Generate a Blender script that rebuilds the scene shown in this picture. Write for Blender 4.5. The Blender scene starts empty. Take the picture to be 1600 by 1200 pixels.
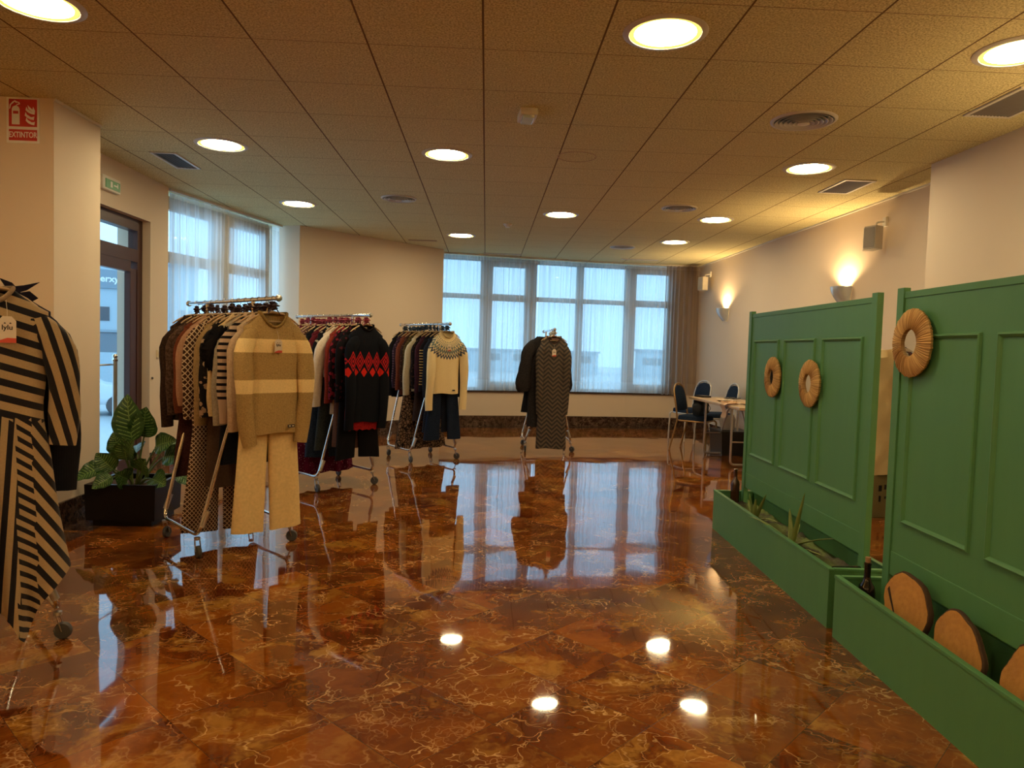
import bpy, bmesh, math, random
from mathutils import Vector, Matrix
PI = math.pi
sc = bpy.context.scene
COL = sc.collection

# ------------------------------------------------------------------ camera
F, YAW, PITCH, ROLL = 1131.237, .0374846, -.0487719, .0302434
H = 1.334
cam_d = bpy.data.cameras.new('camera'); cam = bpy.data.objects.new('camera', cam_d); COL.objects.link(cam)
cam_d.sensor_width = 36; cam_d.sensor_fit = 'HORIZONTAL'; cam_d.lens = F / 1600 * 36
cam_d.clip_start = .05; cam_d.clip_end = 400
cy, sy, cp, sp = math.cos(YAW), math.sin(YAW), math.cos(PITCH), math.sin(PITCH)
fw = Vector((sy * cp, cy * cp, sp)); rt = Vector((cy, -sy, 0)); up = rt.cross(fw)
cr, sr = math.cos(ROLL), math.sin(ROLL)
r2 = rt * cr + up * sr; u2 = -rt * sr + up * cr
m = Matrix((r2, u2, -fw)).transposed().to_4x4(); m.translation = Vector((0, 0, H)); cam.matrix_world = m
sc.camera = cam

# ------------------------------------------------------------------ world, exposure
W = bpy.data.worlds.new('sky'); sc.world = W; W.use_nodes = True
wn = W.node_tree.nodes; wl = W.node_tree.links; wn.clear()
wo = wn.new('ShaderNodeOutputWorld'); bg = wn.new('ShaderNodeBackground'); tc = wn.new('ShaderNodeTexCoord')
sp_ = wn.new('ShaderNodeSeparateXYZ'); rp = wn.new('ShaderNodeValToRGB')
wl.new(tc.outputs['Generated'], sp_.inputs[0]); wl.new(sp_.outputs[2], rp.inputs[0])
rp.color_ramp.elements[0].position = 0.0; rp.color_ramp.elements[0].color = (.34, .62, .90, 1)
rp.color_ramp.elements[1].position = .5; rp.color_ramp.elements[1].color = (.42, .74, 1.0, 1)
wl.new(rp.outputs[0], bg.inputs[0]); bg.inputs[1].default_value = 1.7; wl.new(bg.outputs[0], wo.inputs[0])
sc.view_settings.view_transform = 'Standard'; sc.view_settings.look = 'None'
sc.view_settings.gamma = 1; sc.view_settings.use_curve_mapping = False
sc.view_settings.exposure = 0.6
try:
    sc.cycles.use_denoising = True
    sc.cycles.max_bounces = 10; sc.cycles.diffuse_bounces = 5; sc.cycles.glossy_bounces = 4
    sc.cycles.transparent_max_bounces = 12; sc.cycles.sample_clamp_indirect = 6
    sc.cycles.caustics_reflective = False; sc.cycles.caustics_refractive = False
except Exception: pass
LAMP_L = 50.0      # radiance of the ceiling lamps
SCONCE_W = 34.0

# ------------------------------------------------------------------ node maths
class NT:
    def __init__(s, name):
        s.m = bpy.data.materials.new(name); s.m.use_nodes = True
        s.t = s.m.node_tree; s.t.nodes.clear()
        s.out = s.t.nodes.new('ShaderNodeOutputMaterial')
    def n(s, typ, **k):
        nd = s.t.nodes.new(typ)
        for a, b in k.items(): setattr(nd, a, b)
        return nd
    def l(s, a, b):
        if isinstance(a, E): a = a.s
        s.t.links.new(a, b)
    def val(s, v): return E(s, v)
    def coord(s, kind='Object'):
        nd = s.n('ShaderNodeTexCoord'); return nd.outputs[kind]
    def xyz(s, vec):
        nd = s.n('ShaderNodeSeparateXYZ'); s.l(vec, nd.inputs[0]); return [E(s, o) for o in nd.outputs]
    def comb(s, x, y, z):
        nd = s.n('ShaderNodeCombineXYZ')
        for i, v in enumerate((x, y, z)):
            if isinstance(v, E) and not isinstance(v.s, (int, float)): s.l(v, nd.inputs[i])
            else: nd.inputs[i].default_value = float(v.s if isinstance(v, E) else v)
        return nd.outputs[0]
    def noise(s, vec, scale=5, detail=3, rough=.5, dist=0, col=False):
        nd = s.n('ShaderNodeTexNoise'); s.l(vec, nd.inputs['Vector'])
        nd.inputs['Scale'].default_value = scale; nd.inputs['Detail'].default_value = detail
        nd.inputs['Roughness'].default_value = rough; nd.inputs['Distortion'].default_value = dist
        return nd.outputs['Color'] if col else E(s, nd.outputs['Fac'])
    def voro(s, vec, scale=5, feature='F1', rand=1.0):
        nd = s.n('ShaderNodeTexVoronoi'); nd.feature = feature; s.l(vec, nd.inputs['Vector'])
        nd.inputs['Scale'].default_value = scale; nd.inputs['Randomness'].default_value = rand
        return E(s, nd.outputs['Distance'])
    def mix(s, f, a, b):
        nd = s.n('ShaderNodeMix'); nd.data_type = 'RGBA'
        if isinstance(f, E): s.l(f, nd.inputs[0])
        else: nd.inputs[0].default_value = f
        for i, v in ((6, a), (7, b)):
            if isinstance(v, (tuple, list)): nd.inputs[i].default_value = (*v[:3], 1)
            else: s.l(v, nd.inputs[i])
        return nd.outputs[2]
    def vadd(s, a, b, scale=None):
        nd = s.n('ShaderNodeVectorMath'); nd.operation = 'MULTIPLY_ADD' if scale is not None else 'ADD'
        if scale is not None:
            s.l(b, nd.inputs[0]); nd.inputs[1].default_value = (scale,) * 3; s.l(a, nd.inputs[2])
        else: s.l(a, nd.inputs[0]); s.l(b, nd.inputs[1])
        return nd.outputs[0]
    def bsdf(s, color, rough=.6, metal=0, bump=None, bstr=.3, bdist=.002, spec=None, coat=None, emis=None, estr=0, sheen=0, trans=None, alpha=None, ior=None):
        b = s.n('ShaderNodeBsdfPrincipled')
        def put(name, v):
            if v is None: return
            i = b.inputs[name]
            if isinstance(v, E) or hasattr(v, 'links'): s.l(v, i)
            elif isinstance(v, (tuple, list)): i.default_value = (*v[:3], 1)
            else: i.default_value = v
        put('Base Color', color); put('Roughness', rough); put('Metallic', metal); put('Specular IOR Level', spec)
        put('Coat Weight', coat); put('Sheen Weight', sheen); put('Transmission Weight', trans); put('Alpha', alpha); put('IOR', ior)
        if emis: put('Emission Color', emis); put('Emission Strength', estr)
        if bump is not None:
            bn = s.n('ShaderNodeBump'); bn.inputs['Strength'].default_value = bstr; bn.inputs['Distance'].default_value = bdist
            s.l(bump, bn.inputs['Height']); s.l(bn.outputs[0], b.inputs['Normal'])
        s.l(b.outputs[0], s.out.inputs[0]); return b
class E:
    def __init__(s, nt, sock): s.nt = nt; s.s = sock
    def op(s, o, b=None, c=None):
        nd = s.nt.n('ShaderNodeMath'); nd.operation = o
        for i, v in enumerate((s, b, c)):
            if v is None: continue
            if isinstance(v, E): v = v.s
            if isinstance(v, (int, float)): nd.inputs[i].default_value = v
            else: s.nt.t.links.new(v, nd.inputs[i])
        return E(s.nt, nd.outputs[0])
    def __add__(s, b): return s.op('ADD', b)
    __radd__ = __add__
    def __sub__(s, b): return s.op('SUBTRACT', b)
    def __mul__(s, b): return s.op('MULTIPLY', b)
    __rmul__ = __mul__
    def __truediv__(s, b): return s.op('DIVIDE', b)
    def fract(s): return s.op('FRACT')
    def floor(s): return s.op('FLOOR')
    def abs(s): return s.op('ABSOLUTE')
    def lt(s, b): return s.op('LESS_THAN', b)
    def gt(s, b): return s.op('GREATER_THAN', b)
    def max(s, b): return s.op('MAXIMUM', b)
    def min(s, b): return s.op('MINIMUM', b)
    def tri(s): return ((s.fract() - .5).abs()) * 2          # 0..1 triangle, period 1
    def sin(s): return s.op('SINE')
    def sqrt(s): return s.op('SQRT')
    def ss(s, a, b):
        nd = s.nt.n('ShaderNodeMapRange'); nd.interpolation_type = 'SMOOTHSTEP'
        s.nt.l(s, nd.inputs[0]); nd.inputs[1].default_value = a; nd.inputs[2].default_value = b
        return E(s.nt, nd.outputs[0])

_mc = {}
def plain(name, col, rough=.6, metal=0, **k):
    if name in _mc: return _mc[name]
    t = NT(name)
    n = t.noise(t.coord(), 14, 3)
    c = t.mix(n, tuple(x * .88 for x in col), tuple(min(1, x * 1.1) for x in col))
    t.bsdf(c, rough, metal, **k); _mc[name] = t.m; return t.m

# ------------------------------------------------------------------ mesh helpers
class MB:
    def __init__(s): s.v = []; s.f = []; s.mi = []; s.cur = 0
    def add(s, vs, fs):
        o = len(s.v); s.v += [tuple(v) for v in vs]; s.f += [tuple(i + o for i in f) for f in fs]; s.mi += [s.cur] * len(fs); return s
    def box(s, c, sz, rz=0, bev=0):
        x, y, z = [q / 2 for q in sz]; b = min(bev, x * .49, y * .49, z * .49)
        M = Matrix.Rotation(rz, 3, 'Z'); c = Vector(c)
        if b <= 0:
            vs = [M @ Vector((i * x, j * y, k * z)) + c for i in (-1, 1) for j in (-1, 1) for k in (-1, 1)]
            return s.add(vs, [(0, 1, 3, 2), (4, 6, 7, 5), (0, 4, 5, 1), (2, 3, 7, 6), (0, 2, 6, 4), (1, 5, 7, 3)])
        bm = bmesh.new(); bmesh.ops.create_cube(bm, size=1)
        for v in bm.verts: v.co = Vector((v.co.x * sz[0], v.co.y * sz[1], v.co.z * sz[2]))
        bmesh.ops.bevel(bm, geom=bm.edges[:], offset=b, segments=2, affect='EDGES', profile=.6)
        bm.verts.index_update()
        s.add([M @ v.co + c for v in bm.verts], [[v.index for v in f.verts] for f in bm.faces]); bm.free(); return s
    def quad(s, a, b, c, d): return s.add([a, b, c, d], [(0, 1, 2, 3)])
    def rings(s, R, close=True, cap0=True, cap1=True):
        n = len(R[0]); vs = [p for r in R for p in r]; fs = []
        for i in range(len(R) - 1):
            for j in range(n if close else n - 1):
                k = (j + 1) % n; fs.append((i * n + j, i * n + k, (i + 1) * n + k, (i + 1) * n + j))
        if cap0: fs.append(tuple(range(n - 1, -1, -1)))
        if cap1: fs.append(tuple((len(R) - 1) * n + j for j in range(n)))
        return s.add(vs, fs)
    def tube(s, pts, r, n=10, cap=True, flat=None):
        pts = [Vector(p) for p in pts]; R = []; rr = r if isinstance(r, (list, tuple)) else [r] * len(pts)
        prev = None
        for i, p in enumerate(pts):
            t = (pts[min(i + 1, len(pts) - 1)] - pts[max(i - 1, 0)]).normalized()
            if prev is None:
                a = Vector((0, 0, 1)) if abs(t.z) < .9 else Vector((1, 0, 0)); u = t.cross(a).normalized()
            else: u = (prev - t * prev.dot(t)).normalized()
            prev = u; w = t.cross(u)
            fl = flat or 1
            R.append([p + (u * math.cos(2 * PI * k / n) + w * math.sin(2 * PI * k / n) * fl) * rr[i] for k in range(n)])
        return s.rings(R, cap0=cap, cap1=cap)
    def lathe(s, prof, c=(0, 0, 0), n=24, axis='Z', cap=True):
        R = []
        for r, z in prof:
            ring = []
            for k in range(n):
                a = 2 * PI * k / n; p = (r * math.cos(a), r * math.sin(a), z)
                if axis == 'X': p = (p[2], p[0], p[1])
                if axis == 'Y': p = (p[1], p[2], p[0])
                ring.append(Vector(p) + Vector(c))
            R.append(ring)
        return s.rings(R, cap0=cap, cap1=cap)
    def prism(s, poly, z0, z1):
        n = len(poly)
        return s.rings([[(x, y, z0) for x, y in poly], [(x, y, z1) for x, y in poly]])
    def build(s, name, mat, parent=None, smooth=False, loc=None, rz=None, auto=None):
        me = bpy.data.meshes.new(name); me.from_pydata([tuple(v) for v in s.v], [], s.f)
        mats = mat if isinstance(mat, (list, tuple)) else [mat]
        for mm in mats: me.materials.append(mm)
        if len(mats) > 1: me.polygons.foreach_set('material_index', s.mi)
        bm = bmesh.new(); bm.from_mesh(me); bmesh.ops.recalc_face_normals(bm, faces=bm.faces[:]); bm.to_mesh(me); bm.free()
        o = bpy.data.objects.new(name, me); COL.objects.link(o)
        if smooth:
            me.polygons.foreach_set('use_smooth', [True] * len(me.polygons))
            try: me.set_sharp_from_angle(angle=auto or math.radians(42))
            except Exception: pass
        if parent: o.parent = parent
        if loc is not None: o.location = loc
        if rz is not None: o.rotation_euler = (0, 0, rz)
        me.update(); return o
def fillet(pts, r, n=5):
    pts = [Vector(p) for p in pts]; out = [pts[0]]
    for i in range(1, len(pts) - 1):
        a, b, c = pts[i - 1], pts[i], pts[i + 1]
        d1 = (a - b); d2 = (c - b); rr = min(r, d1.length * .45, d2.length * .45)
        p, q = b + d1.normalized() * rr, b + d2.normalized() * rr
        for k in range(n + 1):
            t = k / n; out.append(p * (1 - t) ** 2 + b * 2 * t * (1 - t) + q * t * t)
    return out + [pts[-1]]
def thing(name, label, cat, loc=(0, 0, 0), rz=0, group=None):
    o = bpy.data.objects.new(name, None); COL.objects.link(o); o.empty_display_size = .05
    o.location = loc; o.rotation_euler = (0, 0, rz); tag(o, label, cat, group); return o
def tag(o, label, cat, group=None, kind=None):
    o['label'] = label; o['category'] = cat
    if group: o['group'] = group
    if kind: o['kind'] = kind
    return o
def struct(o): o['kind'] = 'structure'; return o
def copy_tree(o, parent=None, loc=None, rz=None, label=None):
    c = o.copy(); COL.objects.link(c); c.parent = parent
    if loc is not None: c.location = loc
    if rz is not None: c.rotation_euler = (0, 0, rz)
    if label: c['label'] = label
    for ch in list(o.children): copy_tree(ch, c)
    return c
def text_mesh(txt, size, name, mat, parent, M, bold=0.0, extr=.0006, align='CENTER', sx=1.0):
    cu = bpy.data.curves.new('t', 'FONT'); cu.body = txt; cu.size = size; cu.extrude = extr; cu.offset = bold
    cu.align_x = align; cu.align_y = 'CENTER'; cu.resolution_u = 3
    to = bpy.data.objects.new('t', cu); COL.objects.link(to)
    bpy.context.view_layer.update()
    dg = bpy.context.evaluated_depsgraph_get(); me = bpy.data.meshes.new_from_object(to.evaluated_get(dg))
    bpy.data.objects.remove(to); bpy.data.curves.remove(cu)
    for v in me.vertices: v.co = M @ Vector((v.co.x * sx, v.co.y, v.co.z))
    me.materials.clear(); me.materials.append(mat); me.name = name
    o = bpy.data.objects.new(name, me); COL.objects.link(o)
    if parent: o.parent = parent
    return o
def frame_mat(origin, xdir, ydir=(0, 0, 1)):
    x = Vector(xdir).normalized(); y = Vector(ydir).normalized(); z = x.cross(y)
    M = Matrix((x, y, z)).transposed().to_4x4(); M.translation = Vector(origin); return M

# ------------------------------------------------------------------ room dimensions
ZC = 2.894; YB = -4.0
RW0, RW1 = (3.86, 5.7), (3.76, 12.95)            # right wall line
def rwx(y): return RW0[0] + (RW1[0] - RW0[0]) * (y - RW0[1]) / (RW1[1] - RW0[1])

# ---- materials of the shell
def floor_material():
    t = NT('polished_marble'); v = t.coord('Object'); x, y, z = t.xyz(v)
    k = 1 / (.4 * math.sqrt(2))
    a = (x + y - 1.44) * k; b = (y - x - 1.88) * k
    ca, cb = a.floor(), b.floor(); fa, fb = a.fract(), b.fract()
    wn_ = t.n('ShaderNodeTexWhiteNoise'); wn_.noise_dimensions = '2D'; t.l(t.comb(ca, cb, 0), wn_.inputs['Vector'])
    rx, ry, rz = t.xyz(wn_.outputs['Color'])
    # each slab is cut from another spot of the block
    p = t.comb(x + rx * 37, y + ry * 41, rz * 23)
    wv = t.noise(p, 2.6, 4, .6, 0, True); p2 = t.vadd(p, wv, .42)
    wv2 = t.noise(p, 9, 3, .6, 0, True); p3 = t.vadd(p2, wv2, .09)
    v1 = t.voro(p3, 2.6, 'DISTANCE_TO_EDGE'); v2 = t.voro(p3, 7.5, 'DISTANCE_TO_EDGE'); v3 = t.voro(p3, 19, 'DISTANCE_TO_EDGE')
    msk = t.noise(p, 3.1, 2).ss(.42, .62); msk2 = t.noise(t.vadd(p, wv), 4.3, 2).ss(.50, .62)
    msk3 = t.noise(p3, 5.5, 3).ss(.50, .66)
    l1 = (v1.ss(.0, .014) * -1 + 1) * (msk * .8 + .2); l2 = (v2.ss(0, .025) * -1 + 1) * msk2; l3 = (v3.ss(0, .07) * -1 + 1) * msk3 * .75
    vein = l1.max(l2).max(l3)
    big = t.noise(p2, 2.2, 5, .62).ss(.36, .66)
    base = t.mix(big, (.080, .012, .002), (.285, .078, .007))
    base = t.mix(t.noise(p3, 4, 4, .7).ss(.50, .68) * .75, base, (.40, .19, .03))
    base = t.mix((rz.ss(.2, 1.0)) * .45, base, (.12, .034, .008))
    base = t.mix(t.noise(p3, 45, 3).ss(.6, .8) * .2, base, (.03, .008, .004))
    colr = t.mix(vein * (t.noise(p, 1.7, 2).ss(.35, .65) * .65 + .2), base, (.62, .38, .15))
    ja = fa.min(fa * -1 + 1); jb = fb.min(fb * -1 + 1)
    joint = ja.min(jb).lt(.0028)
    # darker border strip along the walls is another object
    colr = t.mix(joint * .75, colr, (.05, .02, .01))
    wob = t.noise(v, 1.9, 1)
    tilt = rx * fa + ry * fb
    b_ = t.bsdf(colr, .035, 0, bump=wob + tilt * .05, bstr=.25, bdist=.012, ior=1.68)
    return t.m
M_floor = floor_material()
def border_material():
    t = NT('dark_brown_marble'); v = t.coord('Object'); w = t.vadd(v, t.noise(v, 6, 3, .6, 0, True), .2)
    c = t.mix(t.noise(w, 16, 5, .7).ss(.4, .62), (.030, .014, .010), (.115, .066, .045))
    l = (t.voro(w, 11, 'DISTANCE_TO_EDGE').ss(0, .06) * -1 + 1) * t.noise(v, 9, 2).ss(.45, .6)
    c = t.mix(l * .5, c, (.33, .22, .14)); t.bsdf(c, .12); return t.m
M_base = border_material()
def wall_material():
    t = NT('cream_plaster'); v = t.coord('Object')
    c = t.mix(t.noise(v, 1.2, 4), (.68, .56, .43), (.72, .60, .47))
    t.bsdf(c, .85, bump=t.noise(v, 180, 3), bstr=.12, bdist=.002); return t.m
M_wall = wall_material()
def ceiling_material():
    t = NT('cork_ceiling_tile'); v = t.coord('Object'); x, y, z = t.xyz(v)
    a = (x + .058) / .6; b = (y - 3.874) / .6
    fa, fb = a.fract(), b.fract()
    wn_ = t.n('ShaderNodeTexWhiteNoise'); wn_.noise_dimensions = '2D'; t.l(t.comb(a.floor(), b.floor(), 0), wn_.inputs['Vector'])
    n1 = t.noise(v, 95, 4, .7); n2 = t.noise(t.comb(x * 3 + E(t, wn_.outputs['Value']) * 9, y * 24, 0), 1.5, 3)
    c = t.mix(n1.ss(.36, .6), (.40, .33, .16), (.85, .77, .43))
    c = t.mix(n2.ss(.3, .7) * .3, c, (.54, .46, .23))
    c = t.mix(E(t, wn_.outputs['Value']) * .12, c, (.80, .70, .40))
    ja = fa.min(fa * -1 + 1); jb = fb.min(fb * -1 + 1)
    c = t.mix(ja.lt(.0085), c, (.18, .11, .06)); c = t.mix(jb.lt(.0045), c, (.26, .17, .10))
    groove = (ja.ss(0, .012)).min(jb.ss(0, .008))
    t.bsdf(c, .95, bump=n1 * .35 + groove, bstr=.6, bdist=.003, spec=.1); return t.m
M_ceil = ceiling_material()
M_maroon = plain('maroon_lacquer_frame', (.055, .016, .014), .4)
M_white = plain('white_paint', (.72, .68, .60), .5)
M_reveal = plain('reveal_plaster', (.62, .58, .52), .8)
M_chrome = plain('chrome', (.72, .70, .67), .12, 1)
M_steel = plain('brushed_steel', (.55, .54, .52), .3, 1)
M_blackp = plain('black_plastic', (.010, .010, .011), .35)
M_blackg = plain('gloss_black_pot', (.003, .003, .004), .32, spec=.15)
M_rubber = plain('grey_rubber', (.06, .06, .065), .6)
def glass_material():
    t = NT('window_glass'); a = t.n('ShaderNodeBsdfTransparent'); a.inputs[0].default_value = (.93, .96, .97, 1)
    g = t.n('ShaderNodeBsdfGlossy'); g.inputs['Roughness'].default_value = .02
    fr = t.n('ShaderNodeLayerWeight'); fr.inputs[0].default_value = .5; q = E(t, fr.outputs['Facing'])
    mx = t.n('ShaderNodeMixShader'); t.l(q * q * q * .22 + .02, mx.inputs[0]); t.l(a.outputs[0], mx.inputs[1]); t.l(g.outputs[0], mx.inputs[2])
    t.l(mx.outputs[0], t.out.inputs[0]); return t.m
M_glass = glass_material()
def sheer_material(name, dens, col):
    t = NT(name); v = t.coord('Object'); x, y, z = t.xyz(v)
    a = t.n('ShaderNodeBsdfTransparent'); a.inputs[0].default_value = (1, 1, 1, 1)
    d = t.n('ShaderNodeBsdfDiffuse'); tr = t.n('ShaderNodeBsdfTranslucent')
    d.inputs[0].default_value = (*col, 1); tr.inputs[0].default_value = (*col, 1)
    m1 = t.n('ShaderNodeMixShader'); m1.inputs[0].default_value = .80; t.l(d.outputs[0], m1.inputs[1]); t.l(tr.outputs[0], m1.inputs[2])
    lw = t.n('ShaderNodeLayerWeight'); lw.inputs[0].default_value = .5
    hem = z.lt(.80) * .12 + z.gt(2.80) * .25
    f = (E(t, lw.outputs['Facing']) * .42 + dens + hem + (t.noise(t.comb(x * 55, y * 25, z * .9), 1.0, 2, .6) - .5) * .55).min(.97)
    m2 = t.n('ShaderNodeMixShader'); t.l(f, m2.inputs[0]); t.l(a.outputs[0], m2.inputs[1]); t.l(m1.outputs[0], m2.inputs[2])
    t.l(m2.outputs[0], t.out.inputs[0]); return t.m
M_sheer = sheer_material('white_sheer_voile', .58, (.86, .87, .86))
M_sheer_b = sheer_material('gathered_voile', .72, (.55, .48, .43))

# ------------------------------------------------------------------ floor and ceiling
outline = [(-5.0, YB), (3.95, YB), (3.95, 5.7), (3.95, 9.0), (3.9, 13.1), (-1.1, 13.1), (-1.1, 12.3), (-2.95, 10.35), (-3.05, 10.1), (-3.65, 8.0), (-3.65, 4.98), (-5.0, 4.98)]
mb = MB(); mb.prism(outline, -.06, 0); struct(mb.build('floor', M_floor))
mb = MB(); mb.prism(outline, ZC, ZC + .08); struct(mb.build('ceiling', M_ceil))

def wall_seg(mb, p, q, z0, z1, th, side=1):
    """vertical slab whose inner face runs from p to q; thickness away from the room on the given side"""
    p = Vector(p); q = Vector(q); d = (q - p).normalized(); n = Vector((-d.y, d.x)) * side * th
    pts = [p, q, q + n, p + n]
    mb.rings([[(a.x, a.y, z0) for a in pts], [(a.x, a.y, z1) for a in pts]])
mb = MB(); wall_seg(mb, RW0, RW1, 0, ZC, .15, -1); struct(mb.build('wall_right', M_wall))
mb = MB(); mb.box((3.49 + .3, (YB + 5.7) / 2, ZC / 2), (.6, 5.7 - YB, ZC)); struct(mb.build('wall_right_pier', M_wall))
mb = MB(); mb.box((-.5, YB - .1, ZC / 2), (9.4, .2, ZC)); struct(mb.build('wall_rear', M_wall))
mb = MB(); mb.box((-5.1, (YB + 4.98) / 2, ZC / 2), (.2, 4.98 - YB, ZC)); struct(mb.build('wall_left_near', M_wall))
mb = MB(); mb.box((-3.95, 5.27, ZC / 2), (2.1, .58, ZC)); struct(mb.build('wall_left_pier', M_wall))
# left wall with the door opening (door from y 5.9 to 7.31, head at 2.47)
DX = -3.33
mb = MB()
mb.box((DX - .16, 5.7, ZC / 2), (.32, .3, ZC)); mb.box((DX - .16, 6.58, (2.47 + ZC) / 2), (.32, 1.47, ZC - 2.47))
mb.box((DX - .16, 7.515, ZC / 2), (.32, .40, ZC)); struct(mb.build('wall_left', M_wall))
# diagonal wall and its window-side return
mb = MB(); poly = [(-2.53, 9.87), (-.72, 11.79), (-.80, 12.15), (-1.3, 12.3), (-3.2, 10.35), (-2.85, 9.98)]
mb.prism(poly, 0, ZC); struct(mb.build('wall_diagonal', M_wall))

# ---- windows in facets
def facet_window(idx, p, q, z0, z1, frames=True, thick=False, zt=2.2):
    """maroon-grey framed window with transom between plan points p and q"""
    p = Vector((*p, 0)); q = Vector((*q, 0)); L = (q - p).length; d = (q - p) / L
    e = bpy.data.objects.new('window_%d' % idx, None); COL.objects.link(e); struct(e)
    e.location = p; e.rotation_euler = (0, 0, math.atan2(d.y, d.x))
    w = .085 if thick else .05
    mb = MB()
    mb.box((.03, 0, (z0 + z1) / 2), (.06, .08, z1 - z0)); mb.box((L - .03, 0, (z0 + z1) / 2), (.06, .08, z1 - z0))
    mb.box((L / 2, 0, z0 + .03), (L - .12, .08, .06)); mb.box((L / 2, 0, z1 - .03), (L - .12, .08, .06)); mb.box((L / 2, 0, zt), (L - .12, .07, w + .03))
    if thick:
        for xx in (.10, L - .10):
            mb.box((xx, -.012, (z0 + .06 + zt - .06) / 2), (.08, .075, zt - z0 - .12)); mb.box((xx, -.012, (zt + .06 + z1 - .06) / 2), (.08, .075, z1 - zt - .12))
        mb.box((L / 2, -.012, z0 + .11), (L - .28, .075, .1)); mb.box((L / 2, -.012, z1 - .10), (L - .28, .075, .08))
    mb.build('frame', M_winframe, e)
    mb = MB(); mb.box((L / 2, .015, (z0 + zt) / 2), (L - .12, .008, zt - z0 - .1)); mb.build('lower_pane', M_glass, e)
    mb = MB(); mb.box((L / 2, .015, (z1 + zt) / 2), (L - .12, .008, z1 - zt - .1)); mb.build('transom_pane', M_glass, e)
    return e
M_winframe = plain('grey_brown_frame', (.42, .40, .38), .45)
far = [(-1.02, 12.18), (-.06, 12.40), (.78, 12.60), (1.62, 12.76), (2.50, 12.88), (3.37, 12.93)]
for i in range(5): facet_window(i + 1, far[i], far[i + 1], .60, 2.86, thick=(i in (1, 4)))
left = [(-3.50, 7.72), (-3.20, 8.75), (-2.92, 9.72)]
mb = MB(); mb.box((3.60, 12.98, ZC / 2), (.44, .3, ZC)); struct(mb.build('wall_far_pier', M_wall))
for i in range(2): facet_window(i + 6, left[i], left[i + 1], .60, 2.84, thick=True)
def low_wall(name, pts, z1, th=.18, side=1):
    mb = MB()
    for a, b in zip(pts, pts[1:]): wall_seg(mb, a, b, 0, z1, th, side)
    return struct(mb.build(name, M_wall))
inner = lambda P, o: [(x, y - o) for x, y in P]
low_wall('wall_far', [(x, y - .14) for x, y in far + [(3.78, 12.93)]], .585, .3)
low_wall('wall_left_low', [(x + .12, y - .03) for x, y in left] + [(-2.80, 9.98)], .585, .2)
mb = MB()
for (x, y), (x2, y2) in zip(far, far[1:]): wall_seg(mb, (x, y - .17), (x2, y2 - .17), .585, .612, .2)
for (x, y), (x2, y2) in zip(left, left[1:]): wall_seg(mb, (x + .15, y - .02), (x2 + .15, y2 - .02), .585, .612, .2)
struct(mb.build('trim_1', plain('dark_sill', (.05, .028, .02), .3)))
# baseboards (dark marble)
def baseboard(name, pts, h=.185, th=.018, side=-1):
    mb = MB()
    for a, b in zip(pts, pts[1:]): wall_seg(mb, a, b, 0, h, th, side)
    return struct(mb.build(name, M_base))
baseboard('baseboard_far', [(x, y - .142) for x, y in far + [(3.76, 12.93)]])
baseboard('baseboard_diagonal', [(-2.531, 9.869), (-.72, 11.788)])
baseboard('baseboard_left_low', [(-3.32, 7.72), (-3.09, 8.72), (-2.79, 9.69)])
baseboard('baseboard_left', [(DX + .002, 7.32), (DX + .002, 7.71)])
baseboard('baseboard_left_pier', [(-2.898, 4.96), (-2.898, 5.56)])
baseboard('baseboard_left_pier_front', [(-4.9, 4.978), (-2.88, 4.978)])
baseboard('baseboard_right', [(x, y) for x, y in (RW0, RW1)], side=1)
baseboard('baseboard_right_pier', [(3.488, YB), (3.488, 5.7)], side=1)
# dark marble border let into the floor along the walls (2 mm inlay)
mb = MB()
def strip(a, b, w, side):
    a = Vector(a); b = Vector(b); d = (b - a).normalized(); n = Vector((-d.y, d.x)) * side * w
    mb.prism([tuple(a), tuple(b), tuple(b + n), tuple(a + n)] if side > 0 else [tuple(a + n), tuple(b + n), tuple(b), tuple(a)], 0, .0015)
for (x, y), (x2, y2) in zip(far, far[1:]): strip((x, y - .16), (x2, y2 - .16), .24, -1)
strip((-2.88, 5.0), (-2.88, 5.56), .22, -1); strip((-2.51, 9.84), (-.72, 11.75), .2, -1); strip((-4.9, 4.95), (-2.66, 4.95), .22, -1)
struct(mb.build('trim_2', M_base))
# thin white moulding where wall meets ceiling
mb = MB(); wall_seg(mb, RW0, RW1, ZC - .018, ZC, .015, 1); wall_seg(mb, (-2.9, 4.98), (-2.9, 5.56), ZC - .018, ZC, .012, -1)
struct(mb.build('trim_3', M_white))

# ---- glazed door in the left wall
dr = bpy.data.objects.new('door_1', None); COL.objects.link(dr); struct(dr); dr.location = (-3.45, 0, 0)
mb = MB()
y0, y1, zt, zb = 5.85, 7.31, 2.47, 2.05
mb.box((0, y1 - .05, zt / 2), (.09, .10, zt)); mb.box((0, y0 + .05, zt / 2), (.09, .10, zt)); mb.box((0, (y0 + y1) / 2, zt - .055), (.09, y1 - y0 - .2, .11))
mb.box((0, (y0 + y1) / 2, zb + .07), (.09, y1 - y0 - .2, .12)); mb.build('door_frame', M_maroon, dr)
mb = MB(); mb.box((.01, y1 - .165, 1.01), (.06, .12, 1.96), bev=.004); mb.box((.01, y0 + .165, 1.01), (.06, .12, 1.96), bev=.004)
mb.box((.01, (y0 + y1) / 2, 2.01), (.06, y1 - y0 - .44, .105)); mb.box((.01, (y0 + y1) / 2, .10), (.06, y1 - y0 - .44, .14))
leaf = mb.build('door_leaf', M_maroon, dr)
mb = MB(); mb.box((.0, (y0 + y1) / 2, 1.04), (.008, y1 - y0 - .42, 1.80)); mb.build('door_pane', M_glass, dr)
mb = MB(); mb.box((.0, (y0 + y1) / 2, 2.245), (.008, y1 - y0 - .2, .24)); mb.build('transom_pane', M_glass, dr)
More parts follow.
